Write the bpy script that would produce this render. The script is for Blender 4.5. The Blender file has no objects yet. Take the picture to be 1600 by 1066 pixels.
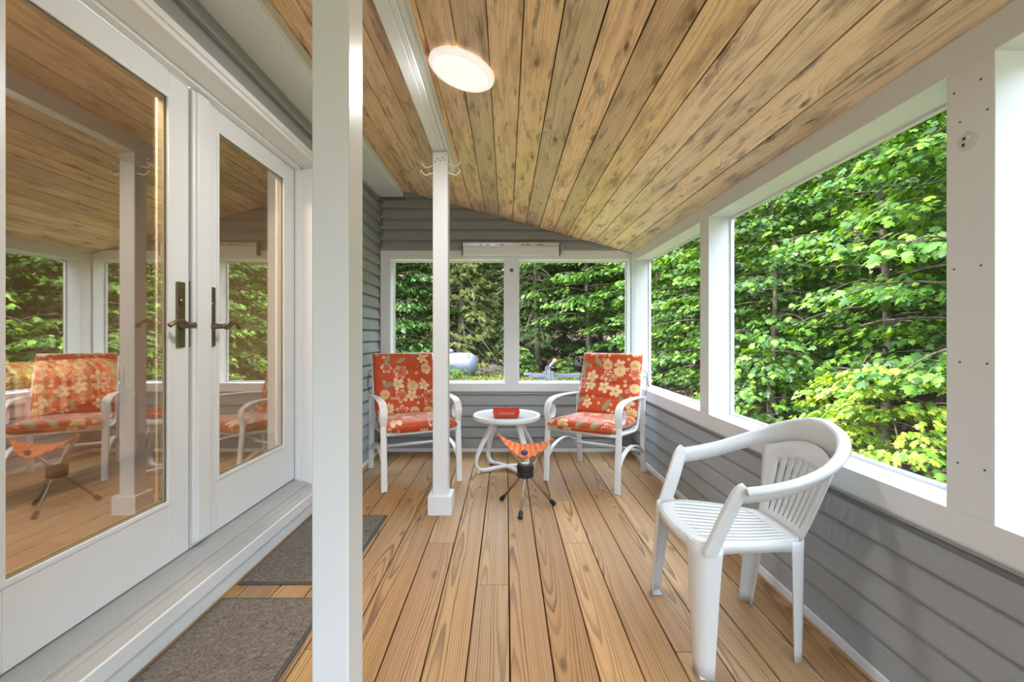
import bpy, bmesh, math, random
import numpy as np
from mathutils import Vector, Matrix
C = bpy.context.scene
COL = C.collection
PI = math.pi
random.seed(7)

# ------------------------------------------------------------------ camera, sky, sun, exposure
EYE = 1.12
cam_d = bpy.data.cameras.new('camera')
cam = bpy.data.objects.new('camera', cam_d); COL.objects.link(cam)
cam.location = (0, 0, EYE); cam.rotation_euler = (PI/2, 0, 0)
cam_d.sensor_width = 36; cam_d.lens = 700/1600*36
cam_d.shift_x = 9/1600; cam_d.shift_y = -8/1600
cam_d.clip_start = .05; cam_d.clip_end = 300
C.camera = cam

W = bpy.data.worlds.new('sky'); C.world = W; W.use_nodes = True
wn = W.node_tree; bg = wn.nodes['Background']
SKY = 4.6                                        # overcast sky, brighter overhead than at the horizon
def _n(t): return wn.nodes.new(t)
_tc = _n('ShaderNodeTexCoord'); _sp = _n('ShaderNodeSeparateXYZ'); _mr = _n('ShaderNodeMapRange')
wn.links.new(_tc.outputs['Generated'], _sp.inputs[0]); wn.links.new(_sp.outputs[2], _mr.inputs[0])
_mr.inputs[1].default_value = 0; _mr.inputs[2].default_value = 1; _mr.inputs[3].default_value = .15*SKY; _mr.inputs[4].default_value = 1.75*SKY
wn.links.new(_mr.outputs[0], bg.inputs[1]); bg.inputs[0].default_value = (.72, .865, 1.0, 1)

sun_d = bpy.data.lights.new('sun', 'SUN'); sun = bpy.data.objects.new('sun', sun_d); COL.objects.link(sun)
sun_d.energy = 6.5; sun_d.angle = math.radians(6); sun_d.color = (1, .95, .86)
sun.rotation_euler = Vector((.70, .20, -.82)).to_track_quat('-Z', 'Y').to_euler()
sun.location = (-6, -4, 12)

C.view_settings.view_transform = 'Standard'; C.view_settings.look = 'None'
C.view_settings.gamma = 1; C.view_settings.use_curve_mapping = False
C.view_settings.exposure = 1.05
C.cycles.max_bounces = 10; C.cycles.diffuse_bounces = 5; C.cycles.glossy_bounces = 4
C.cycles.transparent_max_bounces = 12; C.cycles.transmission_bounces = 6
C.cycles.sample_clamp_indirect = 6
C.cycles.use_denoising = True
try: C.cycles.denoiser = 'OPENIMAGEDENOISE'
except Exception: pass

# ------------------------------------------------------------------ mesh helpers
def link(o, parent=None):
    COL.objects.link(o)
    if parent: o.parent = parent
    return o

def tag(o, label=None, cat=None, group=None, kind=None):
    if label: o['label'] = label
    if cat: o['category'] = cat
    if group: o['group'] = group
    if kind: o['kind'] = kind
    return o

def empty(name, loc=(0, 0, 0), rz=0, label=None, cat=None, group=None, kind=None):
    o = bpy.data.objects.new(name, None); o.empty_display_size = .1
    link(o); o.location = loc; o.rotation_euler = (0, 0, rz)
    return tag(o, label, cat, group, kind)

def copy_tree(o, parent=None):
    c = o.copy(); COL.objects.link(c)
    if parent: c.parent = parent
    for ch in [x for x in bpy.data.objects if x.parent == o]:
        copy_tree(ch, c)
    return c

class MB:
    def __init__(s): s.v = []; s.f = []; s.uv = []
    def add(s, vs, fs, uvs=None):
        b = len(s.v); s.v += [tuple(map(float, p)) for p in vs]
        for i, f in enumerate(fs):
            s.f.append([b+k for k in f])
            s.uv.append(uvs[i] if uvs else [(0, 0)]*len(f))
        return s
    def box(s, x0, x1, y0, y1, z0, z1):
        return s.add([(x0,y0,z0),(x1,y0,z0),(x1,y1,z0),(x0,y1,z0),(x0,y0,z1),(x1,y0,z1),(x1,y1,z1),(x0,y1,z1)],
                     [(0,3,2,1),(4,5,6,7),(0,1,5,4),(1,2,6,5),(2,3,7,6),(3,0,4,7)])
    def obox(s, c, sz, M):
        vs = []
        for k in range(8):
            l = Vector(((k & 1)-.5, ((k >> 1) & 1)-.5, (k >> 2)-.5))
            vs.append(Vector(c) + M @ Vector((l.x*sz[0], l.y*sz[1], l.z*sz[2])))
        return s.add(vs, [(0,2,3,1),(4,5,7,6),(0,1,5,4),(1,3,7,5),(3,2,6,7),(2,0,4,6)])
    def tube(s, pts, r, n=10, closed=False):
        P = [Vector(p) for p in pts]; m = len(P)
        rs = r if isinstance(r, (list, tuple)) else [r]*m
        T = []
        for i in range(m):
            a = P[i-1] if (i > 0 or closed) else P[i]; b = P[(i+1) % m] if (i < m-1 or closed) else P[i]
            T.append((b-a).normalized())
        u = T[0].orthogonal().normalized(); vs = []
        for i in range(m):
            u = (u - T[i]*u.dot(T[i])).normalized(); w = T[i].cross(u)
            for k in range(n):
                a = 2*PI*k/n; vs.append(P[i] + (u*math.cos(a)+w*math.sin(a))*rs[i])
        fs = []
        for i in range(m if closed else m-1):
            j = (i+1) % m
            for k in range(n):
                l = (k+1) % n; fs.append((i*n+k, i*n+l, j*n+l, j*n+k))
        if not closed:
            fs.append(tuple(reversed(range(n)))); fs.append(tuple(range((m-1)*n, m*n)))
        return s.add(vs, fs)
    def strap(s, pts, w, th, side, n_round=0):
        """flat bar of width w (along side) and thickness th swept along pts"""
        P = [Vector(p) for p in pts]; S0 = Vector(side).normalized(); m = len(P)
        ws = w if isinstance(w, (list, tuple)) else [w]*m
        ths = th if isinstance(th, (list, tuple)) else [th]*m
        vs = []
        for i in range(m):
            a = P[max(0, i-1)]; b = P[min(m-1, i+1)]; T = (b-a).normalized()
            S = (S0 - T*S0.dot(T)).normalized(); N = T.cross(S)
            hw = ws[i]/2; ht = ths[i]/2; c = min(hw, ht)*.5
            for (x, y) in ((-hw+c,-ht),(hw-c,-ht),(hw,-ht+c),(hw,ht-c),(hw-c,ht),(-hw+c,ht),(-hw,ht-c),(-hw,-ht+c)):
                vs.append(P[i] + S*x + N*y)
        fs = []
        for i in range(m-1):
            for k in range(8):
                l = (k+1) % 8; fs.append((i*8+k, i*8+l, i*8+8+l, i*8+8+k))
        fs.append(tuple(reversed(range(8)))); fs.append(tuple(range((m-1)*8, m*8)))
        return s.add(vs, fs)
    def lathe(s, prof, c=(0, 0, 0), n=32, M=None):
        vs = []; c = Vector(c)
        for (r, z) in prof:
            for k in range(n):
                a = 2*PI*k/n; p = Vector((r*math.cos(a), r*math.sin(a), z))
                vs.append(c + (M @ p if M else p))
        fs = []
        for i in range(len(prof)-1):
            for k in range(n):
                l = (k+1) % n; fs.append((i*n+k, i*n+l, i*n+n+l, i*n+n+k))
        fs.append(tuple(reversed(range(n)))); fs.append(tuple(range((len(prof)-1)*n, len(prof)*n)))
        return s.add(vs, fs)
    def ball(s, c, r, n=12, sc=(1, 1, 1)):
        c = Vector(c); pr = [(math.sin(PI*i/n)*r+1e-4, -math.cos(PI*i/n)*r) for i in range(n+1)]
        vs = []
        for (q, z) in pr:
            for k in range(n):
                a = 2*PI*k/n; vs.append(c + Vector((q*math.cos(a)*sc[0], q*math.sin(a)*sc[1], z*sc[2])))
        fs = [(i*n+k, i*n+(k+1) % n, i*n+n+(k+1) % n, i*n+n+k) for i in range(n) for k in range(n)]
        return s.add(vs, fs)
    def prism(s, poly, axis, a, b):
        """polygon (p,q) extruded along axis from a to b; axis x: (y,z), y: (x,z), z: (x,y)"""
        def mk(p, q, t): return {'x': (t, p, q), 'y': (p, t, q), 'z': (p, q, t)}[axis]
        n = len(poly)
        vs = [mk(p, q, a) for p, q in poly]+[mk(p, q, b) for p, q in poly]
        fs = [tuple(range(n)), tuple(reversed(range(n, 2*n)))]+[(i, i+n, (i+1) % n+n, (i+1) % n) for i in range(n)]
        return s.add(vs, fs)
    def build(s, name, mat, parent=None, smooth=False, bevel=0, solid=0, sub=0, seg=2, fix=True):
        me = bpy.data.meshes.new(name)
        me.from_pydata(s.v, [], s.f)
        ul = me.uv_layers.new(name='UVMap')
        ul.data.foreach_set('uv', [c for f in s.uv for p in f for c in p])
        if fix:
            bm = bmesh.new(); bm.from_mesh(me); bmesh.ops.recalc_face_normals(bm, faces=bm.faces); bm.to_mesh(me); bm.free()
        me.materials.append(mat)
        o = bpy.data.objects.new(name, me); link(o, parent)
        if smooth:
            for p in me.polygons: p.use_smooth = True
        if sub:
            m = o.modifiers.new('sub', 'SUBSURF'); m.levels = m.render_levels = sub
        if solid:
            m = o.modifiers.new('solid', 'SOLIDIFY'); m.thickness = abs(solid); m.offset = 0 if solid > 0 else -1
        if bevel:
            m = o.modifiers.new('bev', 'BEVEL'); m.width = bevel; m.segments = seg; m.limit_method = 'ANGLE'; m.angle_limit = .6
            m.harden_normals = False
        return o

def spline(pts, n=6):
    """Catmull-Rom through pts"""
    P = [Vector(p) for p in pts]; out = []
    for i in range(len(P)-1):
        a = P[max(0, i-1)]; b = P[i]; c = P[i+1]; d = P[min(len(P)-1, i+2)]
        for k in range(n):
            t = k/n
            out.append(.5*((2*b)+(c-a)*t+(2*a-5*b+4*c-d)*t*t+(3*b-a-3*c+d)*t*t*t))
    out.append(P[-1]); return out

# ------------------------------------------------------------------ node helpers
class E:
    def __init__(s, g, k): s.g = g; s.k = k
    def __add__(s, o): return s.g.m('ADD', s, o)
    __radd__ = __add__
    def __mul__(s, o): return s.g.m('MULTIPLY', s, o)
    __rmul__ = __mul__
    def __sub__(s, o): return s.g.m('SUBTRACT', s, o)
    def __rsub__(s, o): return s.g.m('SUBTRACT', o, s)
    def __truediv__(s, o): return s.g.m('DIVIDE', s, o)
    def __pow__(s, o): return s.g.m('POWER', s, o)
    def __lt__(s, o): return s.g.m('LESS_THAN', s, o)
    def __gt__(s, o): return s.g.m('GREATER_THAN', s, o)
class G:
    def __init__(s, name):
        s.mat = bpy.data.materials.new(name); s.mat.use_nodes = True
        s.nt = s.mat.node_tree; s.bsdf = s.nt.nodes['Principled BSDF']; s.out = s.nt.nodes['Material Output']
    def n(s, t): return s.nt.nodes.new(t)
    def put(s, sock, v):
        if isinstance(v, E): s.nt.links.new(v.k, sock)
        elif v is not None:
            if hasattr(sock.default_value, '__len__') and len(sock.default_value) == 4 and len(v) == 3: v = (*v, 1)
            sock.default_value = v
    def m(s, op, *a, clamp=False):
        n = s.n('ShaderNodeMath'); n.operation = op; n.use_clamp = clamp
        for i, v in enumerate(a): s.put(n.inputs[i], v)
        return E(s, n.outputs[0])
    def sstep(s, x, a, b):
        n = s.n('ShaderNodeMapRange'); n.interpolation_type = 'SMOOTHSTEP'
        s.put(n.inputs[0], x); n.inputs[1].default_value = a; n.inputs[2].default_value = b
        return E(s, n.outputs[0])
    def uv(s):
        n = s.n('ShaderNodeUVMap'); n.uv_map = 'UVMap'; return s.sep(E(s, n.outputs[0]))
    def obj(s): return E(s, s.n('ShaderNodeTexCoord').outputs['Object'])
    def sep(s, v):
        n = s.n('ShaderNodeSeparateXYZ'); s.put(n.inputs[0], v); return [E(s, o) for o in n.outputs]
    def com(s, x=0, y=0, z=0):
        n = s.n('ShaderNodeCombineXYZ')
        for i, v in enumerate((x, y, z)): s.put(n.inputs[i], v)
        return E(s, n.outputs[0])
    def noise(s, v, scale=1, detail=2, rough=.5, dist=0):
        n = s.n('ShaderNodeTexNoise'); s.put(n.inputs['Vector'], v); n.inputs['Scale'].default_value = scale
        n.inputs['Detail'].default_value = detail; n.inputs['Roughness'].default_value = rough; n.inputs['Distortion'].default_value = dist
        return E(s, n.outputs[0])
    def island(s): return E(s, s.n('ShaderNodeNewGeometry').outputs['Random Per Island'])
    def rnd(s, x, k=0):
        n = s.n('ShaderNodeTexWhiteNoise'); n.noise_dimensions = '2D'
        s.put(n.inputs['Vector'], s.com(x, k)); return E(s, n.outputs[0])
    def vor(s, v, rand=1., feat='F1'):
        n = s.n('ShaderNodeTexVoronoi'); n.voronoi_dimensions = '2D'; n.feature = feat
        s.put(n.inputs['Vector'], v); n.inputs['Scale'].default_value = 1; n.inputs['Randomness'].default_value = rand
        return E(s, n.outputs['Distance']), E(s, n.outputs['Color']), E(s, n.outputs['Position'])
    def mix(s, f, a, b):
        n = s.n('ShaderNodeMix'); n.data_type = 'RGBA'; s.put(n.inputs[0], f); s.put(n.inputs[6], a); s.put(n.inputs[7], b)
        return E(s, n.outputs[2])
    def hsv(s, c, h=.5, sa=1, v=1):
        n = s.n('ShaderNodeHueSaturation'); s.put(n.inputs['Hue'], h); s.put(n.inputs['Saturation'], sa); s.put(n.inputs['Value'], v)
        s.put(n.inputs['Color'], c); return E(s, n.outputs[0])
    def ramp(s, f, stops):
        n = s.n('ShaderNodeValToRGB'); s.put(n.inputs[0], f); e = n.color_ramp.elements
        while len(e) < len(stops): e.new(.5)
        for i, (p, c) in enumerate(stops): e[i].position = p; e[i].color = (*c, 1)
        return E(s, n.outputs[0])
    def bump(s, h, strength=.3, dist=.01):
        n = s.n('ShaderNodeBump'); n.inputs['Strength'].default_value = strength; n.inputs['Distance'].default_value = dist
        s.put(n.inputs['Height'], h); return E(s, n.outputs[0])
    def fin(s, col, rough=.5, normal=None, metal=0, spec=.5, **kw):
        b = s.bsdf; s.put(b.inputs['Base Color'], col); s.put(b.inputs['Roughness'], rough); s.put(b.inputs['Metallic'], metal)
        b.inputs['Specular IOR Level'].default_value = spec
        if normal: s.put(b.inputs['Normal'], normal)
        for k, v in kw.items(): s.put(b.inputs[k.replace('_', ' ')], v)
        return s.mat

def paint(name, col, rough=.45, var=.05, scale=6, bump=.0, metal=0, spec=.5, **kw):
    g = G(name); p = g.obj()
    v = g.noise(p, scale, 3); c = g.hsv(col if isinstance(col, E) else (*col, 1), .5, 1, 1-var+v*(2*var))
    nm = g.bump(g.noise(p, 120, 2), bump, .002) if bump else None
    return g.fin(c, g.m('ADD', rough-.05, v*.1), nm, metal, spec, **kw)
# ------------------------------------------------------------------ materials
def wood_deck():
    g = G('deck_boards'); u, v, _ = g.uv(); r = g.island()
    r1, r2, r3, r4 = (g.rnd(r, k) for k in (1.3, 4.7, 9.1, 13.9))
    u0 = u + (r1-.5)*.17
    vv = v + r*53
    d = .004 + g.noise(g.com(vv*.5, r*31), 1, 1)*.125
    d = d + (g.noise(g.com(u*16, vv*1.6, r*17), 1, 3)-.5)*.009
    rr = g.m('SQRT', u0*u0 + d*d)
    q = rr*150 + g.noise(g.com(rr*34, r*9), 1, 1)*1.8 + (g.noise(g.com(u*70, vv*5, r*7), 1, 2)-.5)*.5
    ring = g.m('FRACT', q); amp = .45+g.rnd(g.m('FLOOR', q), 3)*.75
    late = g.sstep(ring, .30, .88)*(1-g.sstep(ring, .90, 1.))*amp
    fine = g.noise(g.com(u*420, vv*7, r*5), 1, 3)
    blot = g.noise(g.com(u*9, vv*1.3, r*3), 1, 3)
    c = g.mix(late*.85+fine*.15, (.445, .247, .086), (.175, .085, .026))
    c = g.mix(g.sstep(blot, .5, .8)*.55, c, (.36, .245, .15))
    # few knots
    kd, kc, kp = g.vor(g.com(u*3.2+r*9, vv*1.15), 1.)
    kn = 1-g.sstep(kd + (g.noise(g.com(u*40, vv*40), 1, 2)-.5)*.03, .02, .06)
    c = g.mix(kn*.8, c, (.16, .075, .03))
    c = g.hsv(c, .494+r3*.01, .84+r2*.2, .78+r4*.36)
    return g.fin(c, .42+fine*.2, g.bump(late*.5+fine*.3, .25, .002), spec=.45)

def wood_pine():
    g = G('ceiling_boards'); u, v, _ = g.uv(); r = g.island()
    r1, r2, r3, r4 = (g.rnd(r, k) for k in (2.3, 5.7, 8.1, 12.9))
    vv = v + r*71
    # knots: stretched cells, a few of them pull the grain aside
    kd, kc, kp = g.vor(g.com(u*6.5+r*13, vv*2.0), 1.)
    wob = g.noise(g.com(u*34, vv*15, r*4), 1, 3)-.5
    kr, kr2, _k = g.sep(kc)
    on = g.sstep(kr, .52, .56)
    kq = kd*(.75+kr2*.9)+wob*.16
    near = 1-g.sstep(kq, .0, .36)
    u0 = u + (r1-.5)*.19 + near*on*.014
    d = .004 + g.noise(g.com(vv*.5, r*31), 1, 1)*.12 + near*on*.010 + (g.noise(g.com(u*16, vv*2, r*17), 1, 3)-.5)*.009
    rr = g.m('SQRT', u0*u0 + d*d)
    q = rr*130 + g.noise(g.com(rr*34, r*9), 1, 1)*2. + (g.noise(g.com(u*60, vv*5, r*7), 1, 2)-.5)*.6
    ring = g.m('FRACT', q); amp = .3+g.rnd(g.m('FLOOR', q), 3)*.7
    late = g.sstep(ring, .3, .9)*(1-g.sstep(ring, .92, 1.))*amp
    fine = g.noise(g.com(u*300, vv*9, r*5), 1, 3)
    blot = g.noise(g.com(u*15, vv*2.6, r*3), 1, 4, .6)
    smear = g.noise(g.com(u*24+r*7, vv*3.4, 5), 1, 4, .65)
    c = g.mix(late*.6+fine*.3, (.86, .62, .36), (.43, .27, .14))
    c = g.mix(g.sstep(blot, .46, .74)*.8, c, (.34, .205, .115))
    c = g.mix(g.sstep(smear, .53, .68)*.75, c, (.21, .135, .09))
    c = g.mix(g.sstep(blot, .35, .2)*.4, c, (.80, .56, .32))
    flame = g.noise(g.com(u*55+wob*2, vv*6, r*11), 1, 3, .7)
    c = g.mix(near*on*g.sstep(flame, .42, .62)*.8, c, (.20, .10, .042))
    kn = (1-g.sstep(kq, .035, .10))*on
    c = g.mix(kn*.7, c, (.17, .075, .03))
    c = g.mix((1-g.sstep(kq, .0, .035))*on*.6, c, (.045, .02, .012))
    c = g.hsv(c, .487+r3*.010, .86+r2*.2, .84+r4*.42)
    return g.fin(c, .38+fine*.15, g.bump(fine*.4+late*.2, .12, .002), spec=.5)

def siding_mat(name, col):
    g = G(name); x, y, z = g.sep(g.obj())
    n = g.noise(g.com(x*3, y*3, z*60), 1, 3); b = g.noise(g.com(x*30, y*30, z*260), 1, 2)
    return g.fin(g.hsv((*col, 1), .5, 1, .92+n*.16), .46+n*.1, g.bump(b, .08, .003), spec=.45)

def floral():
    g = G('floral_fabric'); u, v, _ = g.uv()
    base = (.52, .056, .007); col = E(g, g.mix(g.noise(g.com(u*7, v*7), 1, 2), base, (.58, .072, .010)).k)
    def layer(col, sc, sd, R0, lo):
        P = (u*sc+sd, v*sc+sd*1.7); dd, cc, pp = g.vor(g.com(*P), .62)
        px, py, _ = g.sep(pp); lx = P[0]-px; ly = P[1]-py
        rr = g.m('SQRT', lx*lx+ly*ly); t, q, w = g.sep(cc)
        th = g.m('ARCTAN2', ly, lx) + q*6.28
        size = R0*(.72+w*.4)
        def petals(n, k, pw): return size*(k+(1-k)*g.m('POWER', g.m('ABSOLUTE', g.m('COSINE', th*(n/2))), pw))
        def put(col, mask, c): return g.mix(mask, col, c)
        p5 = petals(5, .30, .55); p12 = petals(13, .55, .8); p6 = petals(6, .35, .7)
        m5 = rr < p5; m12 = rr < p12
        out6 = g.m('ABSOLUTE', rr-p6) < .035
        out6 = g.m('MAXIMUM', out6, (g.m('ABSOLUTE', g.m('SINE', th*3)) < .12)*(rr < p6)*.8)
        keep = w > lo; cA = (t < .34)*keep; cB = (t > .34)*(t < .58)*keep; cC = (t > .58)*(t < .76)*keep; cD = (t > .76)*keep
        ca = g.m('COSINE', q*6.28); sa = g.m('SINE', q*6.28)
        ax = lx*ca+ly*sa; ay = ly*ca-lx*sa
        ex = ax/(size*1.05); leaf = g.m('ABSOLUTE', ay) < size*.42*(1-ex*ex)
        vein = g.m('ABSOLUTE', ay) < .012
        vein2 = g.m('ABSOLUTE', g.m('FRACT', (ax-g.m('ABSOLUTE', ay))*9)-.5) < .09
        col = put(col, m5*cA, g.mix(g.sstep(rr, .0, .4), (.80, .52, .25), (.83, .60, .36)))
        col = put(col, m5*cA*(rr < size*.17), (.55, .28, .08))
        col = put(col, m12*cB, g.mix(g.sstep(rr, .05, .4), (.72, .40, .12), (.84, .62, .33)))
        col = put(col, cB*(rr < size*.24), (.60, .40, .16))
        col = put(col, out6*cC, (.88, .66, .50))
        col = put(col, leaf*cD, g.mix(g.m('MAXIMUM', vein, vein2)*.7, (.30, .25, .12), (.55, .42, .22)))
        return col
    col = layer(col, 18., 3.1, .27, .62)
    col = layer(col, 8.4, 11.7, .47, .12)
    b = g.noise(g.com(u*900, v*900), 1, 1)
    return g.fin(col, .55, g.bump(b, .1, .001), spec=.4, Sheen_Weight=.25)

def leafmat(name, dark, mid, light, trans=.35):
    g = G(name); r = g.island()
    c = g.ramp(r, [(0, dark), (.5, mid), (.86, light), (1, tuple(min(1, x*1.35) for x in light))])
    nt = g.nt; nt.nodes.remove(g.bsdf)
    d = g.n('ShaderNodeBsdfDiffuse'); t = g.n('ShaderNodeBsdfTranslucent'); gl = g.n('ShaderNodeBsdfGlossy')
    g.put(d.inputs[0], c); g.put(t.inputs[0], g.hsv(c, .485, 1.1, 1.3)); gl.inputs[0].default_value = (1, 1, 1, 1); gl.inputs['Roughness'].default_value = .45
    m1 = g.n('ShaderNodeMixShader'); m1.inputs[0].default_value = trans; nt.links.new(d.outputs[0], m1.inputs[1]); nt.links.new(t.outputs[0], m1.inputs[2])
    m2 = g.n('ShaderNodeMixShader'); m2.inputs[0].default_value = .025; nt.links.new(m1.outputs[0], m2.inputs[1]); nt.links.new(gl.outputs[0], m2.inputs[2])
    nt.links.new(m2.outputs[0], g.out.inputs[0]); return g.mat

def glassmat(name, tint, base, k=1.):
    g = G(name); nt = g.nt; nt.nodes.remove(g.bsdf)
    t = g.n('ShaderNodeBsdfTransparent'); t.inputs[0].default_value = (*tint, 1)
    gl = g.n('ShaderNodeBsdfGlossy'); gl.inputs['Roughness'].default_value = .0; gl.inputs[0].default_value = (.97, .95, .90, 1)
    ge = g.n('ShaderNodeNewGeometry'); vm = g.n('ShaderNodeVectorMath'); vm.operation = 'DOT_PRODUCT'
    nt.links.new(ge.outputs['Incoming'], vm.inputs[0]); nt.links.new(ge.outputs['Normal'], vm.inputs[1])
    co = 1-g.m('ABSOLUTE', E(g, vm.outputs['Value'])); fr = g.m('POWER', co, 5)*.9+.04      # Schlick, same from both sides
    ms = g.n('ShaderNodeMixShader'); g.put(ms.inputs[0], g.m('ADD', fr*k, base, clamp=True))
    nt.links.new(t.outputs[0], ms.inputs[1]); nt.links.new(gl.outputs[0], ms.inputs[2]); nt.links.new(ms.outputs[0], g.out.inputs[0])
    return g.mat

def screenmat():
    g = G('insect_mesh'); nt = g.nt; nt.nodes.remove(g.bsdf)
    t = g.n('ShaderNodeBsdfTransparent'); d = g.n('ShaderNodeBsdfDiffuse'); d.inputs[0].default_value = (.12, .12, .12, 1)
    ms = g.n('ShaderNodeMixShader'); ms.inputs[0].default_value = .07
    nt.links.new(t.outputs[0], ms.inputs[1]); nt.links.new(d.outputs[0], ms.inputs[2]); nt.links.new(ms.outputs[0], g.out.inputs[0])
    return g.mat

def emis(name, col, st):
    g = G(name); return g.fin((.9, .9, .9), .4, Emission_Color=(*col, 1), Emission_Strength=st)

def matrug():
    g = G('mat_pile'); p = g.obj(); x, y, z = g.sep(p)
    n1 = g.noise(p, 38, 3, .6, 2.5); n2 = g.noise(p, 240, 2)
    c = g.ramp(n1*.75+n2*.3, [(.30, (.055, .048, .042)), (.50, (.155, .132, .115)), (.68, (.25, .215, .19))])
    return g.fin(c, .95, g.bump(n1+n2*.7, .7, .006), spec=.1)

def groundmat():
    g = G('forest_ground'); p = g.obj(); x, y, z = g.sep(p)
    n = g.noise(p, 22, 4, .7); n2 = g.noise(p, .35, 2); n3 = g.noise(p, 60, 2)
    leaf = g.ramp(n*.7+n3*.3, [(.3, (.03, .02, .012)), (.5, (.09, .058, .036)), (.7, (.17, .12, .08))])
    grass = g.ramp(n3, [(.3, (.05, .075, .015)), (.6, (.14, .155, .04)), (.8, (.22, .19, .075))])
    yard = g.sstep(y+(n2-.5)*4, 21.5, 19.8)*g.sstep(x+(n2-.5)*2, 4.2, 3.0)
    return g.fin(g.mix(yard, leaf, grass), .95, g.bump(n, .5, .03), spec=.1)

def bark():
    g = G('bark'); x, y, z = g.sep(g.obj()); n = g.noise(g.com(x*30, y*30, z*6), 1, 4, .65)
    c = g.ramp(n, [(.3, (.05, .04, .03)), (.55, (.14, .11, .085)), (.75, (.24, .20, .165))])
    return g.fin(c, .9, g.bump(n, .6, .02), spec=.15)

def striped():
    g = G('striped_throw'); u, v, _ = g.uv(); w = g.noise(g.com(u*5, v*4), 1, 2)
    t = g.m('FRACT', u*4.3+w*.15)
    c = g.ramp(t, [(0, (.45, .22, .12)), (.16, (.62, .50, .36)), (.3, (.30, .28, .18)), (.42, (.60, .30, .20)), (.55, (.20, .10, .07)), (.62, (.66, .55, .42)), (.8, (.45, .12, .07)), (1, (.60, .45, .30))])
    return g.fin(c, .9, g.bump(g.noise(g.com(u*90, v*4), 1, 2), .6, .01), spec=.1)

M = dict(
    deck=wood_deck(), pine=wood_pine(),
    white=paint('white_trim_paint', (.71, .725, .745), .38, .02), doorw=paint('white_door_paint', (.74, .755, .78), .32, .02),
    post=paint('white_post_paint', (.69, .70, .715), .36, .02, bump=.05),
    siding=siding_mat('grey_siding', (.295, .307, .318)), sidedge=paint('grey_channel', (.15, .155, .155), .5, .04),
    alum=paint('white_powder_coat', (.74, .745, .75), .33, .02), plastic=paint('white_plastic', (.60, .60, .60), .2, .02, spec=.55),
    floral=floral(), rug=matrug(), rugedge=paint('mat_rubber_edge', (.07, .068, .058), .8, .1),
    bronze=paint('oil_rubbed_bronze', (.19, .15, .085), .35, .15, 40, metal=.85), dark=paint('black_rubber', (.012, .012, .012), .5, .1),
    steel=paint('stool_steel', (.42, .36, .28), .32, .08, 30, metal=.8),
    glass=glassmat('door_glass', (.90, .82, .72), .29, 1.3), screen=screenmat(), frost=None,
    threshold=paint('grey_threshold_metal', (.40, .40, .40), .5, .06, 12), gasket=paint('grey_gasket', (.12, .12, .12), .6, .05),
    olive=paint('glazing_bead', (.20, .18, .11), .45, .05),
    bark=bark(), ground=groundmat(), tank=paint('tank_paint', (.18, .18, .245), .4, .06, 3),
    galv=paint('galvanised_steel', (.17, .175, .235), .45, .12, 20, metal=.2), yellow=paint('yellow_cap', (.75, .45, .05), .5, .05),
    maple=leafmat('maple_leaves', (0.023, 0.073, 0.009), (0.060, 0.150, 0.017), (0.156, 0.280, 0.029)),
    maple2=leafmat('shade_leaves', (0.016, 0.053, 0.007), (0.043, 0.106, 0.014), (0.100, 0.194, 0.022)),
    lime=leafmat('young_leaves', (0.075, 0.180, 0.015), (0.188, 0.323, 0.030), (0.375, 0.435, 0.048)),
    hemlock=leafmat('hemlock_needles', (0.041, 0.067, 0.011), (0.115, 0.140, 0.025), (0.230, 0.236, 0.052), .2),
    spruce=leafmat('spruce_needles', (0.015, 0.037, 0.009), (0.037, 0.071, 0.017), (0.075, 0.115, 0.028), .15),
    grass=leafmat('grass_blades', (0.069, 0.103, 0.017), (0.161, 0.190, 0.034), (0.287, 0.253, 0.081)),
    twig=paint('grey_twigs', (.22, .17, .14), .9, .2, 20),
    red=paint('red_cloth', (.55, .045, .018), .6, .08, 20), cream=paint('cream_thread', (.75, .45, .25), .7, .03),
    blue=paint('blue_pad', (.03, .045, .13), .5, .05), cord=paint('brown_cord', (.055, .03, .02), .7, .05),
    roomwall=paint('room_wall', (.42, .34, .25), .8, .03), roomfloor=paint('room_floor', (.19, .135, .095), .5, .2, 5),
    sofa=paint('sofa_fabric', (.30, .20, .13), .9, .08, 60), throw=striped(),
    lampw=emis('lamp_diffuser', (1, .975, .95), .31), lampwarm=emis('lamp_warm_ring', (1, .55, .16), 26.),
    lampring=emis('lamp_white_rim', (1, .96, .92), .24), chrome=paint('brushed_metal', (.55, .56, .58), .3, .12, 60, metal=.85),
    dirt=paint('shingle', (.10, .095, .09), .9, .1),
)
def orange_cloth():
    g = G('orange_stool_cloth'); u, v, _ = g.uv()
    s = g.m('FRACT', (u+g.noise(g.com(u*9, v*9), 1, 1)*.05)*11)
    c = g.mix(g.sstep(s, .3, .6)*(1-g.sstep(s, .8, 1.)), (.74, .16, .045), (.80, .27, .11))
    return g.fin(c, .6, g.bump(g.noise(g.com(u*12, v*6), 1, 3), .4, .01), spec=.35)
M['orange'] = orange_cloth()
def frosted():
    g = G('table_glass'); return g.fin((.70, .72, .72), .18, spec=.6, Alpha=.85)
M['frost'] = frosted()
# ------------------------------------------------------------------ porch shell
XL, XR, YB, YN = -1.225, 1.21, 4.33, -2.0      # house wall face, right trim face, back trim face, near end
def cz(x): return 1.935+.272*(1.2-x)            # underside of the sloped ceiling

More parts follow.
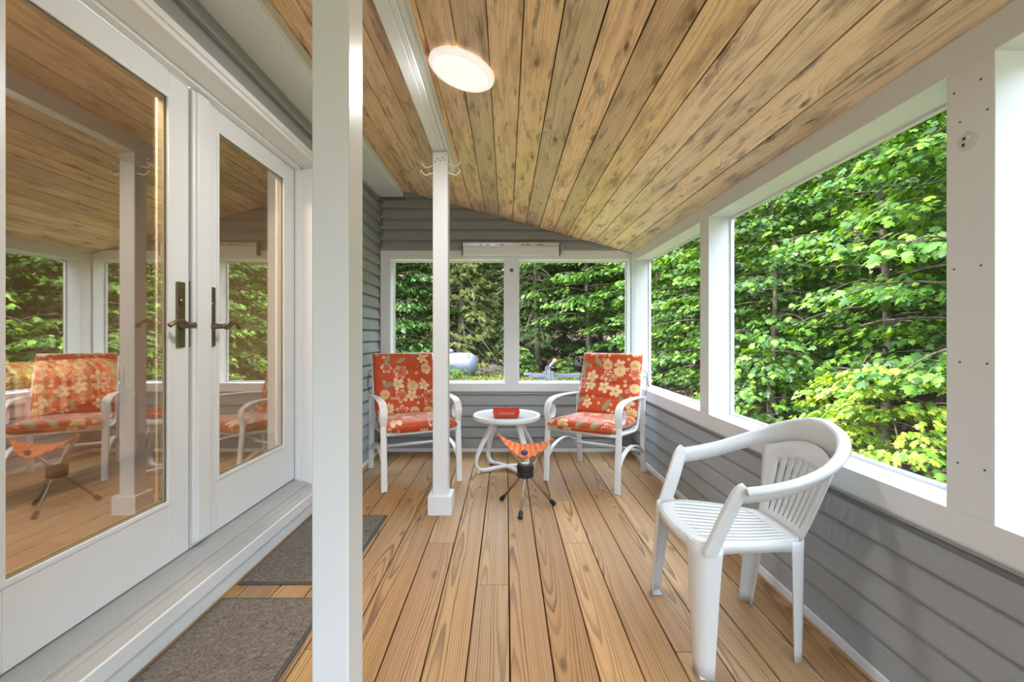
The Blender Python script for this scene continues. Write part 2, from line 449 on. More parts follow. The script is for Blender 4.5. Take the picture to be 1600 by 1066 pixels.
# deck: every board its own piece with a gap
b = MB(); rs = random.Random(3)
joints = {-3: [2.42], -2: [3.3], -1: [2.015], 0: [2.95], 1: [.3], 2: [2.42, 3.05], 3: [1.1], 4: [1.587], 5: [3.2], 6: [2.2], -5: [1.6], -6: [2.6]}
pitch = .1465; gap = .0048
for i in range(-9, 9):
    xa = .0124+pitch*(i)+gap/2; xb = xa+pitch-gap
    if xa < -1.40: continue
    xb = min(xb, 1.235)
    if xb-xa < .02: continue
    ys = [YN]+joints.get(i, [])+[YB+.1]
    for y0, y1 in zip(ys, ys[1:]):
        y0 += .0015; y1 -= .0015; xc = (xa+xb)/2; k = rs.random()*9; c = .0025
        pr = [(xa, -.03), (xa, -c), (xa+c, 0), (xb-c, 0), (xb, -c), (xb, -.03)]
        n = 6; vs = [(p, y0, q) for p, q in pr]+[(p, y1, q) for p, q in pr]
        fs = [tuple(range(n)), tuple(reversed(range(n, 2*n)))]+[(j, j+n, (j+1) % n+n, (j+1) % n) for j in range(n)]
        b.add(vs, fs, [[(vs[t][0]-xc, vs[t][1]+k) for t in f] for f in fs])
tag(b.build('floor', M['deck']), kind='structure')

# ceiling boards along the porch on the slope, v grooves between
b = MB(); ux = Vector((-1, 0, .272)).normalized(); nn = Vector((-.272, 0, -1)).normalized()
o0 = Vector((1.2, 0, 1.935)); sw = .1346; s = .1016-sw
while s < 2.33:
    s0 = max(s, -.02)+.0028; s1 = s+sw-.0028
    pr = [(s0, .012), (s0, -.011), (s0+.008, 0), (s1-.008, 0), (s1, -.011), (s1, .012)]
    pr = [(p, -q) for p, q in pr]
    pts = []
    for y in (YN, YB+.02):
        for p, q in pr: pts.append(o0+ux*p-nn*q*1.0+Vector((0, y, 0)))
    n = 6; fs = [tuple(range(n)), tuple(reversed(range(n, 2*n)))]+[(j, j+n, (j+1) % n+n, (j+1) % n) for j in range(n)]
    sc = (s0+s1)/2; k = rs.random()*9
    b.add(pts, fs, [[(pr[t % n][0]-sc, pts[t].y+k) for t in f] for f in fs]); s += sw
tag(b.build('ceiling', M['pine']), kind='structure')
b = MB(); b.prism([(1.37, cz(1.37)+.03), (-6.2, cz(-6.2)+.03), (-6.2, cz(-6.2)+.2), (1.37, cz(1.37)+.2)], 'y', YN-.02, YB+.35)
tag(b.build('roof', M['dirt']), kind='structure')

def siding(b, axis, face, sgn, a0, a1, z0, z1, p=.104, top=None, off=.024):
    """laps along an axis-aligned wall; face = coordinate of the wall plane, sgn = outward direction"""
    z = z0
    while z < z1-.004:
        zt = min(z+p, z1)
        zc = zt-.030
        for (za, da, zb, db) in ((z, off, z+.010, off+.001), (z+.010, off+.001, zc, .013), (zc, .013, zt, -.002)):
            if zb <= za: continue
            vs = []
            for (zz, dd) in ((za, da), (zb, db)):
                e0, e1 = a0, (top(zz) if top else a1)
                e1 = max(e0+.001, min(e1, a1))
                for e in (e0, e1):
                    vs.append((e, face+sgn*dd, zz) if axis == 'x' else (face+sgn*dd, e, zz))
            b.add(vs, [(0, 1, 3, 2)])
        e1 = min(a1, top(z)) if top else a1
        vs = [(e, face+sgn*d, z) if axis == 'x' else (face+sgn*d, e, z) for d in (0, off) for e in (a0, max(a0+.001, e1))]
        b.add(vs, [(0, 1, 3, 2)])
        z = zt
ZS0, ZS1, ZH0, ZH1 = .555, .65, 1.83, 1.93     # sill board and header board
ZB0, ZB1, ZBH0, ZBH1 = .582, .662, 1.862, 1.955     # the same on the back wall

# --- back wall
wb = empty('wall_back', kind='structure')
b = MB(); b.box(XL-.2, 1.37, YB+.02, YB+.13, -.62, ZB0+.03); b.prism([(XL-.2, ZBH0+.02), (1.37, ZBH0+.02), (1.37, cz(1.37)+.04), (XL-.2, cz(XL-.2)+.04)], 'y', YB+.02, YB+.13)
b.build('sheathing', M['siding'], wb)
b = MB(); siding(b, 'x', YB+.018, -1, XL, XR+.02, .035, ZB0+.01); b.build('lower_siding', M['siding'], wb)
b = MB(); siding(b, 'x', YB+.018, -1, XL, XR, ZBH1-.01, 2.62, top=lambda z: 1.2-(z-1.935)/.272); b.build('gable_siding', M['siding'], wb)
b = MB(); d = YB-.004
b.prism([(XR-.05, ZBH1), (-.995, ZBH1+.0), (-.995, ZBH1+.018), (XR-.1, ZBH1+.018)], 'y', d, YB+.02)
b.box(XL+.012, XL+.032, d, YB+.02, ZBH1, 2.44); b.box(XL+.012, -.985, d, YB+.02, 2.435, 2.455); b.box(-1.0, -.982, d, YB+.02, 2.435, cz(-.99))
b.prism([(-.99, cz(-.99)), (XR, cz(XR)), (XR, cz(XR)-.017), (-.99, cz(-.99)-.017)], 'y', d+.003, YB+.02)
b.build('channel_trim', M['sidedge'], wb)
t = MB(); t.box(XL, XR+.16, YB, YB+.155, ZBH0, ZBH1); tag(t.build('trim_1', M['white'], bevel=.002), kind='structure')
t = MB(); t.box(XL, XR+.16, YB, YB+.155, ZB0, ZB1); tag(t.build('trim_2', M['white'], bevel=.002), kind='structure')
t = MB(); t.box(XL-.02, XL+.105, YB+.001, YB+.154, ZB1, ZBH0); tag(t.build('trim_3', M['white'], bevel=.002), kind='structure')
t = MB(); t.box(-.012, .118, YB+.001, YB+.154, ZB1, ZBH0); tag(t.build('trim_4', M['white'], bevel=.002), kind='structure')
t = MB(); t.box(XL+.01, XR+.02, YB-.006, YB+.02, 0, .035); tag(t.build('baseboard_back', M['white'], bevel=.002), kind='structure')
# --- right wall
wr = empty('wall_right', kind='structure')
b = MB(); b.box(XR+.02, XR+.14, YN, YB+.1, -.62, ZS0+.03); b.build('sheathing', M['siding'], wr)
b = MB(); siding(b, 'y', XR+.019, -1, YN, YB, .035, ZS0+.006); b.build('lower_siding', M['siding'], wr)
b = MB(); b.box(XR+.003, XR+.025, YN, YB, ZS0-.022, ZS0+.005); b.build('channel_trim', M['sidedge'], wr)
t = MB(); t.box(XR, XR+.155, YN, YB, ZS0, ZS1); tag(t.build('trim_5', M['white'], bevel=.002), kind='structure')
t = MB(); t.prism([(XR, ZH0), (XR+.155, ZH0), (XR+.155, cz(XR+.155)-.012), (XR, cz(XR)-.012)], 'y', YN, YB); tag(t.build('trim_6', M['white'], bevel=.002), kind='structure')
for k, (y0, y1) in enumerate(((4.215, YB+.155), (2.68, 2.80), (1.11, 1.233), (-.35, -.23))):
    t = MB(); t.box(XR+.0008, XR+.154, y0, y1, ZS1, ZH0); o = tag(t.build('trim_%d' % (7+k), M['white'], bevel=.002), kind='structure')
    if k in (1, 2):
        sc_ = MB()
        for zz in (.78, 1.05, 1.30, 1.69, 1.775):
            for yy in (y0+.025, y1-.03):
                sc_.lathe([(.0001, 0), (.0032, 0), (.0028, .0015), (.0001, .0015)], (XR+.0008, yy+.008*math.sin(zz*40), zz), 8, Matrix.Rotation(-PI/2, 3, 'Y'))
        sc_.build('screw_head', M['gasket'], o)
t = MB(); t.box(XR-.014, XR+.02, YN, YB, 0, .035); tag(t.build('baseboard_right', M['white'], bevel=.002), kind='structure')

# --- screened windows: thin stop frame and mesh near the outer face
def window(n, axis, face, a0, a1, z0, z1):
    f = MB(); t = .012
    def bx(mb, p0, p1, q0, q1, d0, d1):
        mb.box(p0, p1, d0, d1, q0, q1) if axis == 'x' else mb.box(d0, d1, p0, p1, q0, q1)
    bx(f, a0, a1, z0, z0+t, face, face+.02); bx(f, a0, a1, z1-t, z1, face, face+.02)
    bx(f, a0, a0+t, z0+t, z1-t, face, face+.02); bx(f, a1-t, a1, z0+t, z1-t, face, face+.02)
    o = tag(f.build('window_%d' % n, M['white']), kind='structure')
    s = MB(); bx(s, a0+t*.5, a1-t*.5, z0+t*.5, z1-t*.5, face+.009, face+.0095)
    s.v = s.v; g = s.build('insect_screen', M['screen'], o)
    return o
window(1, 'x', YB+.128, XL+.105, -.012, ZB1, ZBH0)
window(2, 'x', YB+.128, .118, XR-.012, ZB1, ZBH0)
t = MB(); t.box(XR-.012, XR+.02, YB+.002, YB+.154, ZB1, ZBH0); tag(t.build('trim_17', M['white'], bevel=.002), kind='structure')
window(3, 'y', XR+.128, 2.80, 4.215, ZS1, ZH0)
window(4, 'y', XR+.128, 1.233, 2.68, ZS1, ZH0)
window(5, 'y', XR+.128, -.23, 1.11, ZS1, ZH0)

# --- house wall with the door opening
XD = -1.39; ZT = .185; ZDT = 2.22             # door face, door bottom, door top
YD0, YDM, YD1 = 1.05, 1.966, 2.945
wl = empty('wall_left', kind='structure')
b = MB(); xo = XL-.2
b.box(xo, XL-.018, YN, YD0-.05, -.4, 3.0); b.box(xo, XL-.018, YD1+.05, YB+.1, -.4, 3.0); b.box(xo, XL-.018, YD0-.05, YD1+.05, ZDT+.03, 3.0); b.box(xo, XL-.018, YD0-.05, YD1+.05, -.4, .12)
b.build('sheathing', M['siding'], wl)
b = MB(); siding(b, 'y', XL-.016, 1, YN, YD0-.06, .035, 2.48); siding(b, 'y', XL-.016, 1, YD1+.11, YB+.02, .035, 2.48); siding(b, 'y', XL-.016, 1, YD0-.07, YD1+.12, ZDT+.052, 2.48)
b.build('siding', M['siding'], wl)
t = MB(); t.box(XL-.02, XL+.01, YB-.012, YB+.02, .03, 2.45); t.build('corner_channel', M['sidedge'], wl)
t = MB(); t.box(XL-.03, -1.0, YN, YB+.001, 2.462, cz(-1.0)+.06); t.box(-1.05, -.992, YN, YB+.001, 2.470, cz(-.99)+.03)
tag(t.build('trim_11', M['white'], bevel=.003), kind='structure')
t = MB(); t.box(XL-.02, XL+.013, YD1+.12, YB, 0, .035); tag(t.build('baseboard_left', M['white'], bevel=.002), kind='structure')
# casing: stepped brick mould round the opening and its jambs
t = MB()
for (w0, w1, dx) in ((0, .022, .004), (.022, .05, .016)):
    t.box(XL-.03, XL+dx, YD0-.06, YD1+w1, ZDT+w0, ZDT+w1)
    t.box(XL-.03, XL+dx, YD1+.012+w0, YD1+.012+w1+.02, .13, ZDT+w1); t.box(XL-.03, XL+dx, YD0-.012-w1, YD0-.012-w0, .13, ZDT+w1)
t.box(XD-.03, XL-.02, YD0-.06, YD1+.06, ZDT+.004, ZDT+.045)
t.box(XD-.03, XL-.02, YD1+.004, YD1+.06, .13, ZDT+.02); t.box(XD-.03, XL-.02, YD0-.06, YD0-.004, .13, ZDT+.02)
t.box(XD+.004, XD+.045, YD0-.02, YD1+.02, ZDT-.012, ZDT+.01); t.box(XD+.004, XD+.045, YD1-.012, YD1+.02, ZT-.02, ZDT+.01)
tag(t.build('trim_12', M['doorw'], bevel=.003), kind='structure')
# threshold and riser
t = MB(); t.prism([(XD-.03, ZT-.006), (XD+.03, ZT-.006), (XD+.032, ZT-.014), (-1.30, ZT-.03), (-1.298, ZT-.038), (-1.285, ZT-.039), (-1.283, ZT-.033), (-1.265, ZT-.036), (-1.262, ZT-.043), (XL+.004, ZT-.050), (XL+.004, .10), (XD-.03, .10)], 'y', YD0-.05, YD1+.05)
tag(t.build('trim_13', M['threshold'], bevel=.001), kind='structure')
for yy in (1.25, 1.45, 1.68, 1.9, 2.2, 2.5, 2.75):
    pass
t = MB(); t.box(XL-.02, XL+.012, YD0-.3, YD1+.118, .072, ZT-.052); t.box(XL-.02, XL+.002, YD0-.3, YD1+.118, 0, .072)
tag(t.build('trim_14', M['white'], bevel=.004), kind='structure')

def door(n, y0, y1, g0, g1, lever_y, lever_dir, plate_dy):
    d = empty('door_%d' % n, (XD, y0, ZT), kind='structure'); w = y1-y0; h = ZDT-ZT-.006
    a0 = g0-y0; a1 = g1-y0; z0 = .25; z1 = 1.922
    f = MB(); f.box(-.044, 0, 0, a0, 0, h); f.box(-.044, 0, a1, w, 0, h); f.box(-.044, 0, a0, a1, 0, z0); f.box(-.044, 0, a0, a1, z1, h)
    f.build('leaf_frame', M['doorw'], d, bevel=.003)
    s = MB(); e = .012
    for x0, x1 in ((-.006, .005), (-.05, -.038)):
        s.box(x0, x1, a0-e, a0+.006, z0-e, z1+e); s.box(x0, x1, a1-.006, a1+e, z0-e, z1+e); s.box(x0, x1, a0, a1, z0-e, z0+.006); s.box(x0, x1, a0, a1, z1-.006, z1+e)
    s.build('glazing_stop', M['doorw'], d, bevel=.003)
    s = MB()
    for x0, x1 in ((-.0325, -.0115),):
        s.box(x0, x1, a0, a0+.014, z0, z1); s.box(x0, x1, a1-.014, a1, z0, z1); s.box(x0, x1, a0, a1, z0, z0+.014); s.box(x0, x1, a0, a1, z1-.014, z1)
    s.build('spacer_bar', M['olive'], d)
    g = MB(); g.box(-.012, -.008, a0-.003, a1+.003, z0-.003, z1+.003); g.build('glass_pane', M['glass'], d)
    ly = lever_y-y0; lz = 1.165-ZT
    p = MB(); p.box(0, .009, ly-.024+plate_dy, ly+.024+plate_dy, lz-.095, lz+.185); pl = p.build('escutcheon', M['bronze'], d, bevel=.004)
    k = MB(); k.lathe([(.0001, 0), (.014, 0), (.014, .004), (.011, .006), (.0001, .006)], (.009, ly+plate_dy, lz+.10), 16, Matrix.Rotation(PI/2, 3, 'Y')); k.build('keyhole_cover', M['bronze'], pl, smooth=False)
    k = MB(); k.lathe([(.0001, 0), (.02, 0), (.021, .006), (.013, .014), (.011, .05), (.014, .056), (.0001, .058)], (.009, ly+plate_dy, lz), 20, Matrix.Rotation(PI/2, 3, 'Y'))
    q = spline([(.058, ly+plate_dy, lz), (.060, ly+plate_dy+lever_dir*.03, lz-.004), (.060, ly+plate_dy+lever_dir*.06, lz+.012), (.060, ly+plate_dy+lever_dir*.09, lz+.016), (.058, ly+plate_dy+lever_dir*.118, lz+.004), (.054, ly+plate_dy+lever_dir*.13, lz-.004)], 5)
    m = len(q); k.tube(q, [.0095+.002*math.sin(PI*i/(m-1)*2.2) for i in range(m)], 10)
    k.build('lever', M['bronze'], pl, smooth=True)
    return d
door(1, 1.055, YDM-.004, 1.235, 1.843, 1.903, -1, .004)
d2 = door(2, YDM+.004, YD1-.004, 2.16, 2.80, 2.108, 1, 0)
t = MB(); t.box(XD-.001, XD+.014, YDM+.004, YDM+.13, ZT+.02, ZDT-.015); t.box(XD, XD+.024, YDM+.02, YDM+.105, ZT+.02, ZDT-.015)
tag(t.build('trim_15', M['doorw'], bevel=.005), kind='structure')
t = MB(); t.box(XD-.04, XD-.006, YDM-.004, YDM+.004, ZT, ZDT-.01); t.box(XD-.02, XD+.001, YDM-.004, YDM+.003, 1.07, 1.36)
tag(t.build('trim_16', M['gasket']), kind='structure')

# --- room behind the doors
rm = empty('wall_room', kind='structure')
b = MB(); b.box(-6.1, -6.0, -.2, 4.46, 0, 3.2); b.box(-6.1, XL-.2, 4.36, 4.46, 0, 3.2); b.box(-6.1, XL-.2, -.2, -.1, 0, 3.2)
b.build('room_walls', M['roomwall'], rm)
b = MB(); b.box(-6.1, XL-.2, -.2, 4.46, 2.6, 2.7); b.build('room_ceiling', M['roomwall'], rm)
b = MB(); b.box(-6.1, XL-.205, -.2, 4.46, .06, .175); tag(b.build('floor_room', M['roomfloor']), kind='structure')

rl = bpy.data.lights.new('room_fill', 'AREA'); ro = bpy.data.objects.new('room_fill', rl); link(ro); ro.location = (-1.95, 1.5, 2.55)  # unseen fill light, added to brighten the room behind the glass
rl.energy = 62; rl.size = .5; rl.color = (1, .90, .76)
t = MB(); t.box(XL-.1, XR+.13, YN-.04, YN, -.62, -.001); tag(t.build('trim_18', M['white'], bevel=.002), kind='structure')  # unseen rim joist, added to keep light out from under the deck
# ------------------------------------------------------------------ posts, beam, ceiling light, small fittings
p = empty('porch_post', (-.4325, 1.155, 0), label='thick white square post close by, rising past the glass doors and the two mats', cat='post')
b = MB(); b.box(-.0455, .0455, -.055, .055, 0, cz(-.43)-.09); b.build('shaft', M['post'], p, bevel=.004)
b = MB(); b.box(-.067, .067, -.076, .076, 0, .12); b.build('base_block', M['white'], p, bevel=.003)
p = empty('porch_post', (-.4145, 2.862, 0), label='slim white post with a square base block beside the floral chair by the house wall', cat='post')
b = MB(); b.box(-.0475, .0475, -.0475, .0475, 0, 2.278); sh = b.build('shaft', M['post'], p, bevel=.003)
b = MB(); b.box(-.075, .075, -.075, .075, 0, .118); b.build('base_block', M['white'], p, bevel=.003)
b = MB()
for (x, z) in ((-.03, 2.215), (-.017, 2.235), (0, 2.222), (.014, 2.24), (.028, 2.226)):
    b.lathe([(.0001, 0), (.0042, 0), (.0036, .002), (.0001, .002)], (x, -.0475, z), 8, Matrix.Rotation(PI/2, 3, 'X'))
b.build('screw_head', M['gasket'], sh)

t = empty('ceiling_beam', (-.41, YN, 2.28), label='long white beam under the board ceiling carried by the two square posts', cat='beam')
L = 3.2-YN
b = MB(); b.box(-.052, .0, 0, L-.25, 0, cz(-.41)-2.28+.03); b.box(-.0, .026, 0, L, .001, cz(-.41)-2.28+.03); b.build('timber', M['white'], t, bevel=.003)
b = MB(); b.box(.026, .048, 0, L, .012, cz(-.37)-2.28+.02); b.box(.048, .056, 0, L, .045, cz(-.36)-2.28+.02); b.build('side_board', M['white'], t, bevel=.003)

def hook(loc, dx, label):
    o = empty('utility_hook', loc, label=label, cat='hook', group='white wire hooks on the slim post')
    b = MB(); b.lathe([(.0001, 0), (.007, 0), (.007, .003), (.0001, .004)], (0, 0, 0), 12, Matrix.Rotation(PI/2*dx, 3, 'Y')); b.build('collar', M['alum'], o)
    b = MB(); q = spline([(0, 0, 0), (.022*dx, 0, -.004), (.045*dx, 0, -.012), (.062*dx, 0, -.002), (.075*dx, 0, .016)], 5)
    b.tube(q, .0042, 8); b.ball(q[-1], .0062, 8); b.build('wire', M['alum'], o, smooth=True)
hook((-.462, 2.86, 2.205), -1, 'upper white hook on the side of the slim post towards the house')
hook((-.462, 2.835, 2.150), -1, 'lower white hook on the side of the slim post towards the house')
hook((-.367, 2.86, 2.215), 1, 'upper white hook on the side of the slim post towards the screens')
hook((-.367, 2.835, 2.150), 1, 'lower white hook on the side of the slim post towards the screens')

ang = math.atan(.272)
lt = empty('ceiling_light', (-.190, 1.975, cz(-.19)), label='round white ceiling light glowing warm on the wood boards', cat='lamp')
lt.rotation_euler = (0, PI+ang, 0)
R = .148
b = MB(); b.lathe([(.0001, -.01), (.11, -.01), (.112, .004), (.112, .016), (.0001, .016)], n=48); b.build('back_pan', M['lampwarm'], lt, smooth=False)
b = MB(); b.lathe([(.106, .016), (R-.004, .014), (R, .018), (R, .030), (R-.010, .039), (R-.022, .041), (R-.024, .037)], n=64); b.build('rim', M['lampring'], lt, smooth=True)
b = MB(); b.lathe([(R-.022, .034), (R-.026, .040), (R-.034, .046), (.08, .058), (.04, .062), (.0001, .063)], n=64); b.build('diffuser', M['lampw'], lt, smooth=True)
pl = bpy.data.lights.new('lamp_glow', 'AREA'); po = bpy.data.objects.new('lamp_glow', pl); link(po, lt); po.location = (0, 0, .072); po.rotation_euler = (PI, 0, 0)
pl.energy = 8.5; pl.color = (1, .975, .96); pl.shape = 'DISK'; pl.size = .24

o = empty('roller_blind', (.045, YB-.004, 1.935), label='rolled white blind with a silver top rail on the back wall over the screens', cat='blind')
b = MB(); b.box(-.46, .46, -.055, 0, -.045, .040); b.build('cassette', M['white'], o, bevel=.006)
b = MB(); b.box(-.462, .462, -.050, 0, .041, .078); b.box(-.464, .464, -.053, .0, .072, .079); b.build('top_rail', M['chrome'], o, bevel=.003)
b = MB(); b.box(-.065, .070, -.056, -.045, .038, .055); b.build('rail_clip', M['white'], o, bevel=.003)
for sx in (-1, 1):
    b = MB(); b.box(sx*.464-(.0 if sx > 0 else .004), sx*.464+(.004 if sx > 0 else 0), -.058, 0, -.047, .075); b.build('end_plate', M['sidedge'], o)
b = MB(); b.box(.478, .494, -.03, 0, -.02, .045); b.tube([(.486, -.032, .035), (.488, -.034, -.0), (.486, -.033, -.045)], .004, 8); b.build('cord_cleat', M['chrome'], o, bevel=.002)
for k, (x, w) in enumerate(((-.30, .03), (-.24, .04), (-.15, .02), (-.115, .055), (.10, .03), (.14, .045), (.25, .06))):
    b = MB(); b.box(x, x+w, -.0522, -.050, .052, .060); b.build('rail_slot', M['gasket'], o)
o = empty('round_catch', (.052, YB+.001, 1.755), label='small round grey catch near the top of the post between the back screens', cat='catch')
b = MB(); Ry = Matrix.Rotation(PI/2, 3, 'X'); b.lathe([(.0001, 0), (.019, 0), (.020, .004), (.016, .009), (.0001, .010)], n=24, M=Ry); b.build('plate', M['galv'], o)
b = MB(); b.ball((0, -.011, 0), .007, 10); b.build('centre_screw', M['dark'], o, smooth=True)
o = empty('round_plate', (XR+.0008, 1.176, 1.632), label='small round white plate with two dark slots on the white post of the side wall', cat='plate')
Rx = Matrix.Rotation(-PI/2, 3, 'Y'); b = MB(); b.lathe([(.0001, 0), (.0225, 0), (.0235, .002), (.021, .005), (.0001, .0055)], n=28, M=Rx); b.build('disc', M['plastic'], o)
for zz, yy in ((.007, .004), (-.009, .006)):
    b = MB(); b.box(-.0062, -.0048, yy-.004, yy+.003, zz-.004, zz+.004); b.build('slot', M['dark'], o)
b = MB(); b.box(-.0066, -.005, -.013, -.004, .001, .010); b.build('switch_tab', M['white'], o, bevel=.001)

# ------------------------------------------------------------------ door mats
def mat(y0, y1, label):
    o = empty('door_mat', (-.975, (y0+y1)/2, 0), label=label, cat='mat', group='grey mats before the glass doors')
    h = (y1-y0)/2; w = .235
    b = MB(); b.box(-w, w, -h, h, .0005, .006); b.build('rubber_border', M['rugedge'], o, bevel=.002)
    b = MB(); rr = random.Random(5)
    nx, ny = 24, 40; x0 = w-.014; y_ = h-.014
    vs = [(-x0+2*x0*i/nx, -y_+2*y_*j/ny, .0085+rr.random()*.001) for j in range(ny+1) for i in range(nx+1)]
    fs = [(j*(nx+1)+i, j*(nx+1)+i+1, (j+1)*(nx+1)+i+1, (j+1)*(nx+1)+i) for j in range(ny) for i in range(nx)]
    b.add(vs, fs); b.box(-x0, x0, -y_, y_, .004, .0084); b.build('pile', M['rug'], o)
mat(1.135, 1.907, 'grey brown door mat reaching out of frame beside the thick post')
mat(2.012, 2.79, 'grey brown door mat behind the other, past the narrow strip of bare deck')

# ------------------------------------------------------------------ floral patio chairs
def puffy(path, width, thick, nu=20, e=.35, cap=3, vofs=0, uofs=0):
    """padded slab: path of (y,z,thickness factor); across = x"""
    P = [Vector((0, a, c)) for a, c, f in path]; F = [f for a, c, f in path]; m = len(P); L = 0; b = MB(); rings = []
    for i in range(m):
        T = (P[min(m-1, i+1)]-P[max(0, i-1)]).normalized(); N = Vector((0, -T.z, T.y))
        if i: L += (P[i]-P[i-1]).length
        r = []
        for k in range(nu*2):
            a = 2*PI*k/(nu*2); ca, sa = math.cos(a), math.sin(a)
            x = width/2*math.copysign(abs(ca)**e, ca); n = thick*F[i]/2*math.copysign(abs(sa)**.75, sa)*(1-.12*abs(ca)**4)
            r.append((P[i]+Vector((x*(1-.035*max(0, .5-F[i])), 0, 0))+N*n, (x+uofs+(.9 if sa < -.01 else 0), L+vofs)))
        rings.append(r)
    n = nu*2; vs = [q[0] for r in rings for q in r]; fs = []; uv = []
    for i in range(m-1):
        for k in range(n):
            l = (k+1) % n; f = (i*n+k, i*n+l, i*n+n+l, i*n+n+k); fs.append(f)
            uv.append([rings[t//n][t % n][1] for t in f])
    for i0 in (0, m-1):
        f = tuple(range(i0*n, i0*n+n)); fs.append(f); uv.append([rings[i0][t % n][1] for t in f])
    b.add(vs, fs, uv); return b

def patio_chair(loc, rz, label, seed):
    c = empty('patio_chair', loc, rz, label, 'chair', 'floral cushioned patio chairs')
    X = .283
    for sx in (-1, 1):
        x = sx*X
        b = MB(); b.strap([(x, -.322, 0), (x, -.312, .2), (x, -.297, .36), (x, -.288, .460)], .046, .024, (1, 0, 0)); b.build('leg', M['alum'], c, bevel=.004)
        b = MB(); b.strap([(x, .318, 0), (x, .300, .25), (x, .292, .46), (x, .300, .620)], .044, .026, (1, 0, 0)); b.build('leg', M['alum'], c, bevel=.004)
        b = MB(); q = spline([(x, -.288, .450), (x, -.302, .50), (x, -.306, .55), (x, -.282, .595), (x, -.215, .625), (x, -.10, .635), (x, .06, .633), (x, .20, .626), (x, .312, .616)], 6)
        b.strap(q, [.046+.010*math.sin(PI*i/(len(q)-1)) for i in range(len(q))], .012, (1, 0, 0)); ar = b.build('armrest', M['alum'], c, smooth=False, bevel=.002)
        b = MB(); q = [(x, -.278+.0, .470)]+[(x, -.243-.040*math.cos(a), .543-.046*math.sin(a)) for a in [(-.9+.36*k)*-1+0 for k in range(0, 1)]]
        q = [(x, -.276, .465)]+[(x, -.240+.043*math.cos(t), .528+.050*math.sin(t)) for t in [PI*1.22+k*.30 for k in range(0, 13)]]
        b.strap(q, .040, .009, (1, 0, 0)); b.build('scroll', M['alum'], ar)
        b = MB(); q = spline([(x, -.308, .175), (x, -.20, .245), (x, -.02, .275), (x, .16, .24), (x, .30, .165)], 5)
        b.strap(q, .034, .014, (1, 0, 0)); b.build('stretcher', M['alum'], c)
        b = MB(); q = spline([(sx*.262, -.30, .405), (sx*.262, -.10, .385), (sx*.262, .14, .368), (sx*.262, .215, .395), (sx*.262, .255, .50), (sx*.262, .31, .70), (sx*.258, .395, .940)], 6)
        b.tube(q, .0125, 10); b.build('side_tube', M['alum'], c, smooth=True)
        b = MB()
        for (yy, zz, d) in ((.37, .83, 1), (.35, .76, -1), (.30, .60, 1)):
            q = spline([(sx*.268, yy, zz), (sx*.290, yy+.015, zz-.02*d), (sx*.300, yy+.005, zz-.075), (sx*(.293+.012*d), yy+.02, zz-.14)], 4); b.tube(q, .0028, 6)
        b.build('tie_cord', M['cord'], c, smooth=True)
    for (xw, yy, zz) in ((.27, -.302, .402), (.258, .395, .940), (.283, .20, .20), (.27, .205, .385)):
        b = MB(); b.tube([(-xw, yy, zz), (xw, yy, zz)], .012, 10); b.build('cross_rail', M['alum'], c, smooth=True)
    b = MB(); b.strap(spline([(0, -.29, .412), (0, -.05, .392), (0, .14, .378), (0, .20, .396)], 4), .50, .006, (1, 0, 0)); b.strap(spline([(0, .235, .45), (0, .31, .70), (0, .392, .95)], 4), .50, .006, (1, 0, 0)); b.build('sling', M['alum'], c)
    seat = [(-.345, .440, .25), (-.343, .442, .55), (-.330, .446, .85), (-.30, .450, 1.), (-.22, .452, 1.0), (-.10, .445, .97), (-.04, .440, .90), (.02, .437, .97), (.12, .433, 1.), (.19, .435, .9), (.215, .437, .6), (.225, .438, .25)]
    puffy(seat, .525, .085, vofs=seed, uofs=seed*.7).build('seat_cushion', M['floral'], c, smooth=True)
    back = []; y0, z0, y1, z1 = .205, .455, .372, .968
    for i in range(41):
        t = i/40; seam = min(abs(t-s) for s in (0., .26, .50, .76, 1.))
        f = 1-.38*math.exp(-(seam/.022)**2)-(.55*math.exp(-(min(t, 1-t)/.012)**2))
        back.append((y0+(y1-y0)*t+.012*math.sin(PI*t), z0+(z1-z0)*t, max(f, .2)))
    puffy(back, .525, .075, vofs=seed+.75, uofs=seed*.7).build('back_cushion', M['floral'], c, smooth=True)
    return c
patio_chair((-.755, 3.625, 0), math.radians(25), 'orange floral cushioned chair in the house wall corner, partly behind the slim post', 0.35)
patio_chair((.722, 3.585, 0), math.radians(-33), 'orange floral cushioned chair in the corner of the screened walls, fully in view', 2.17)

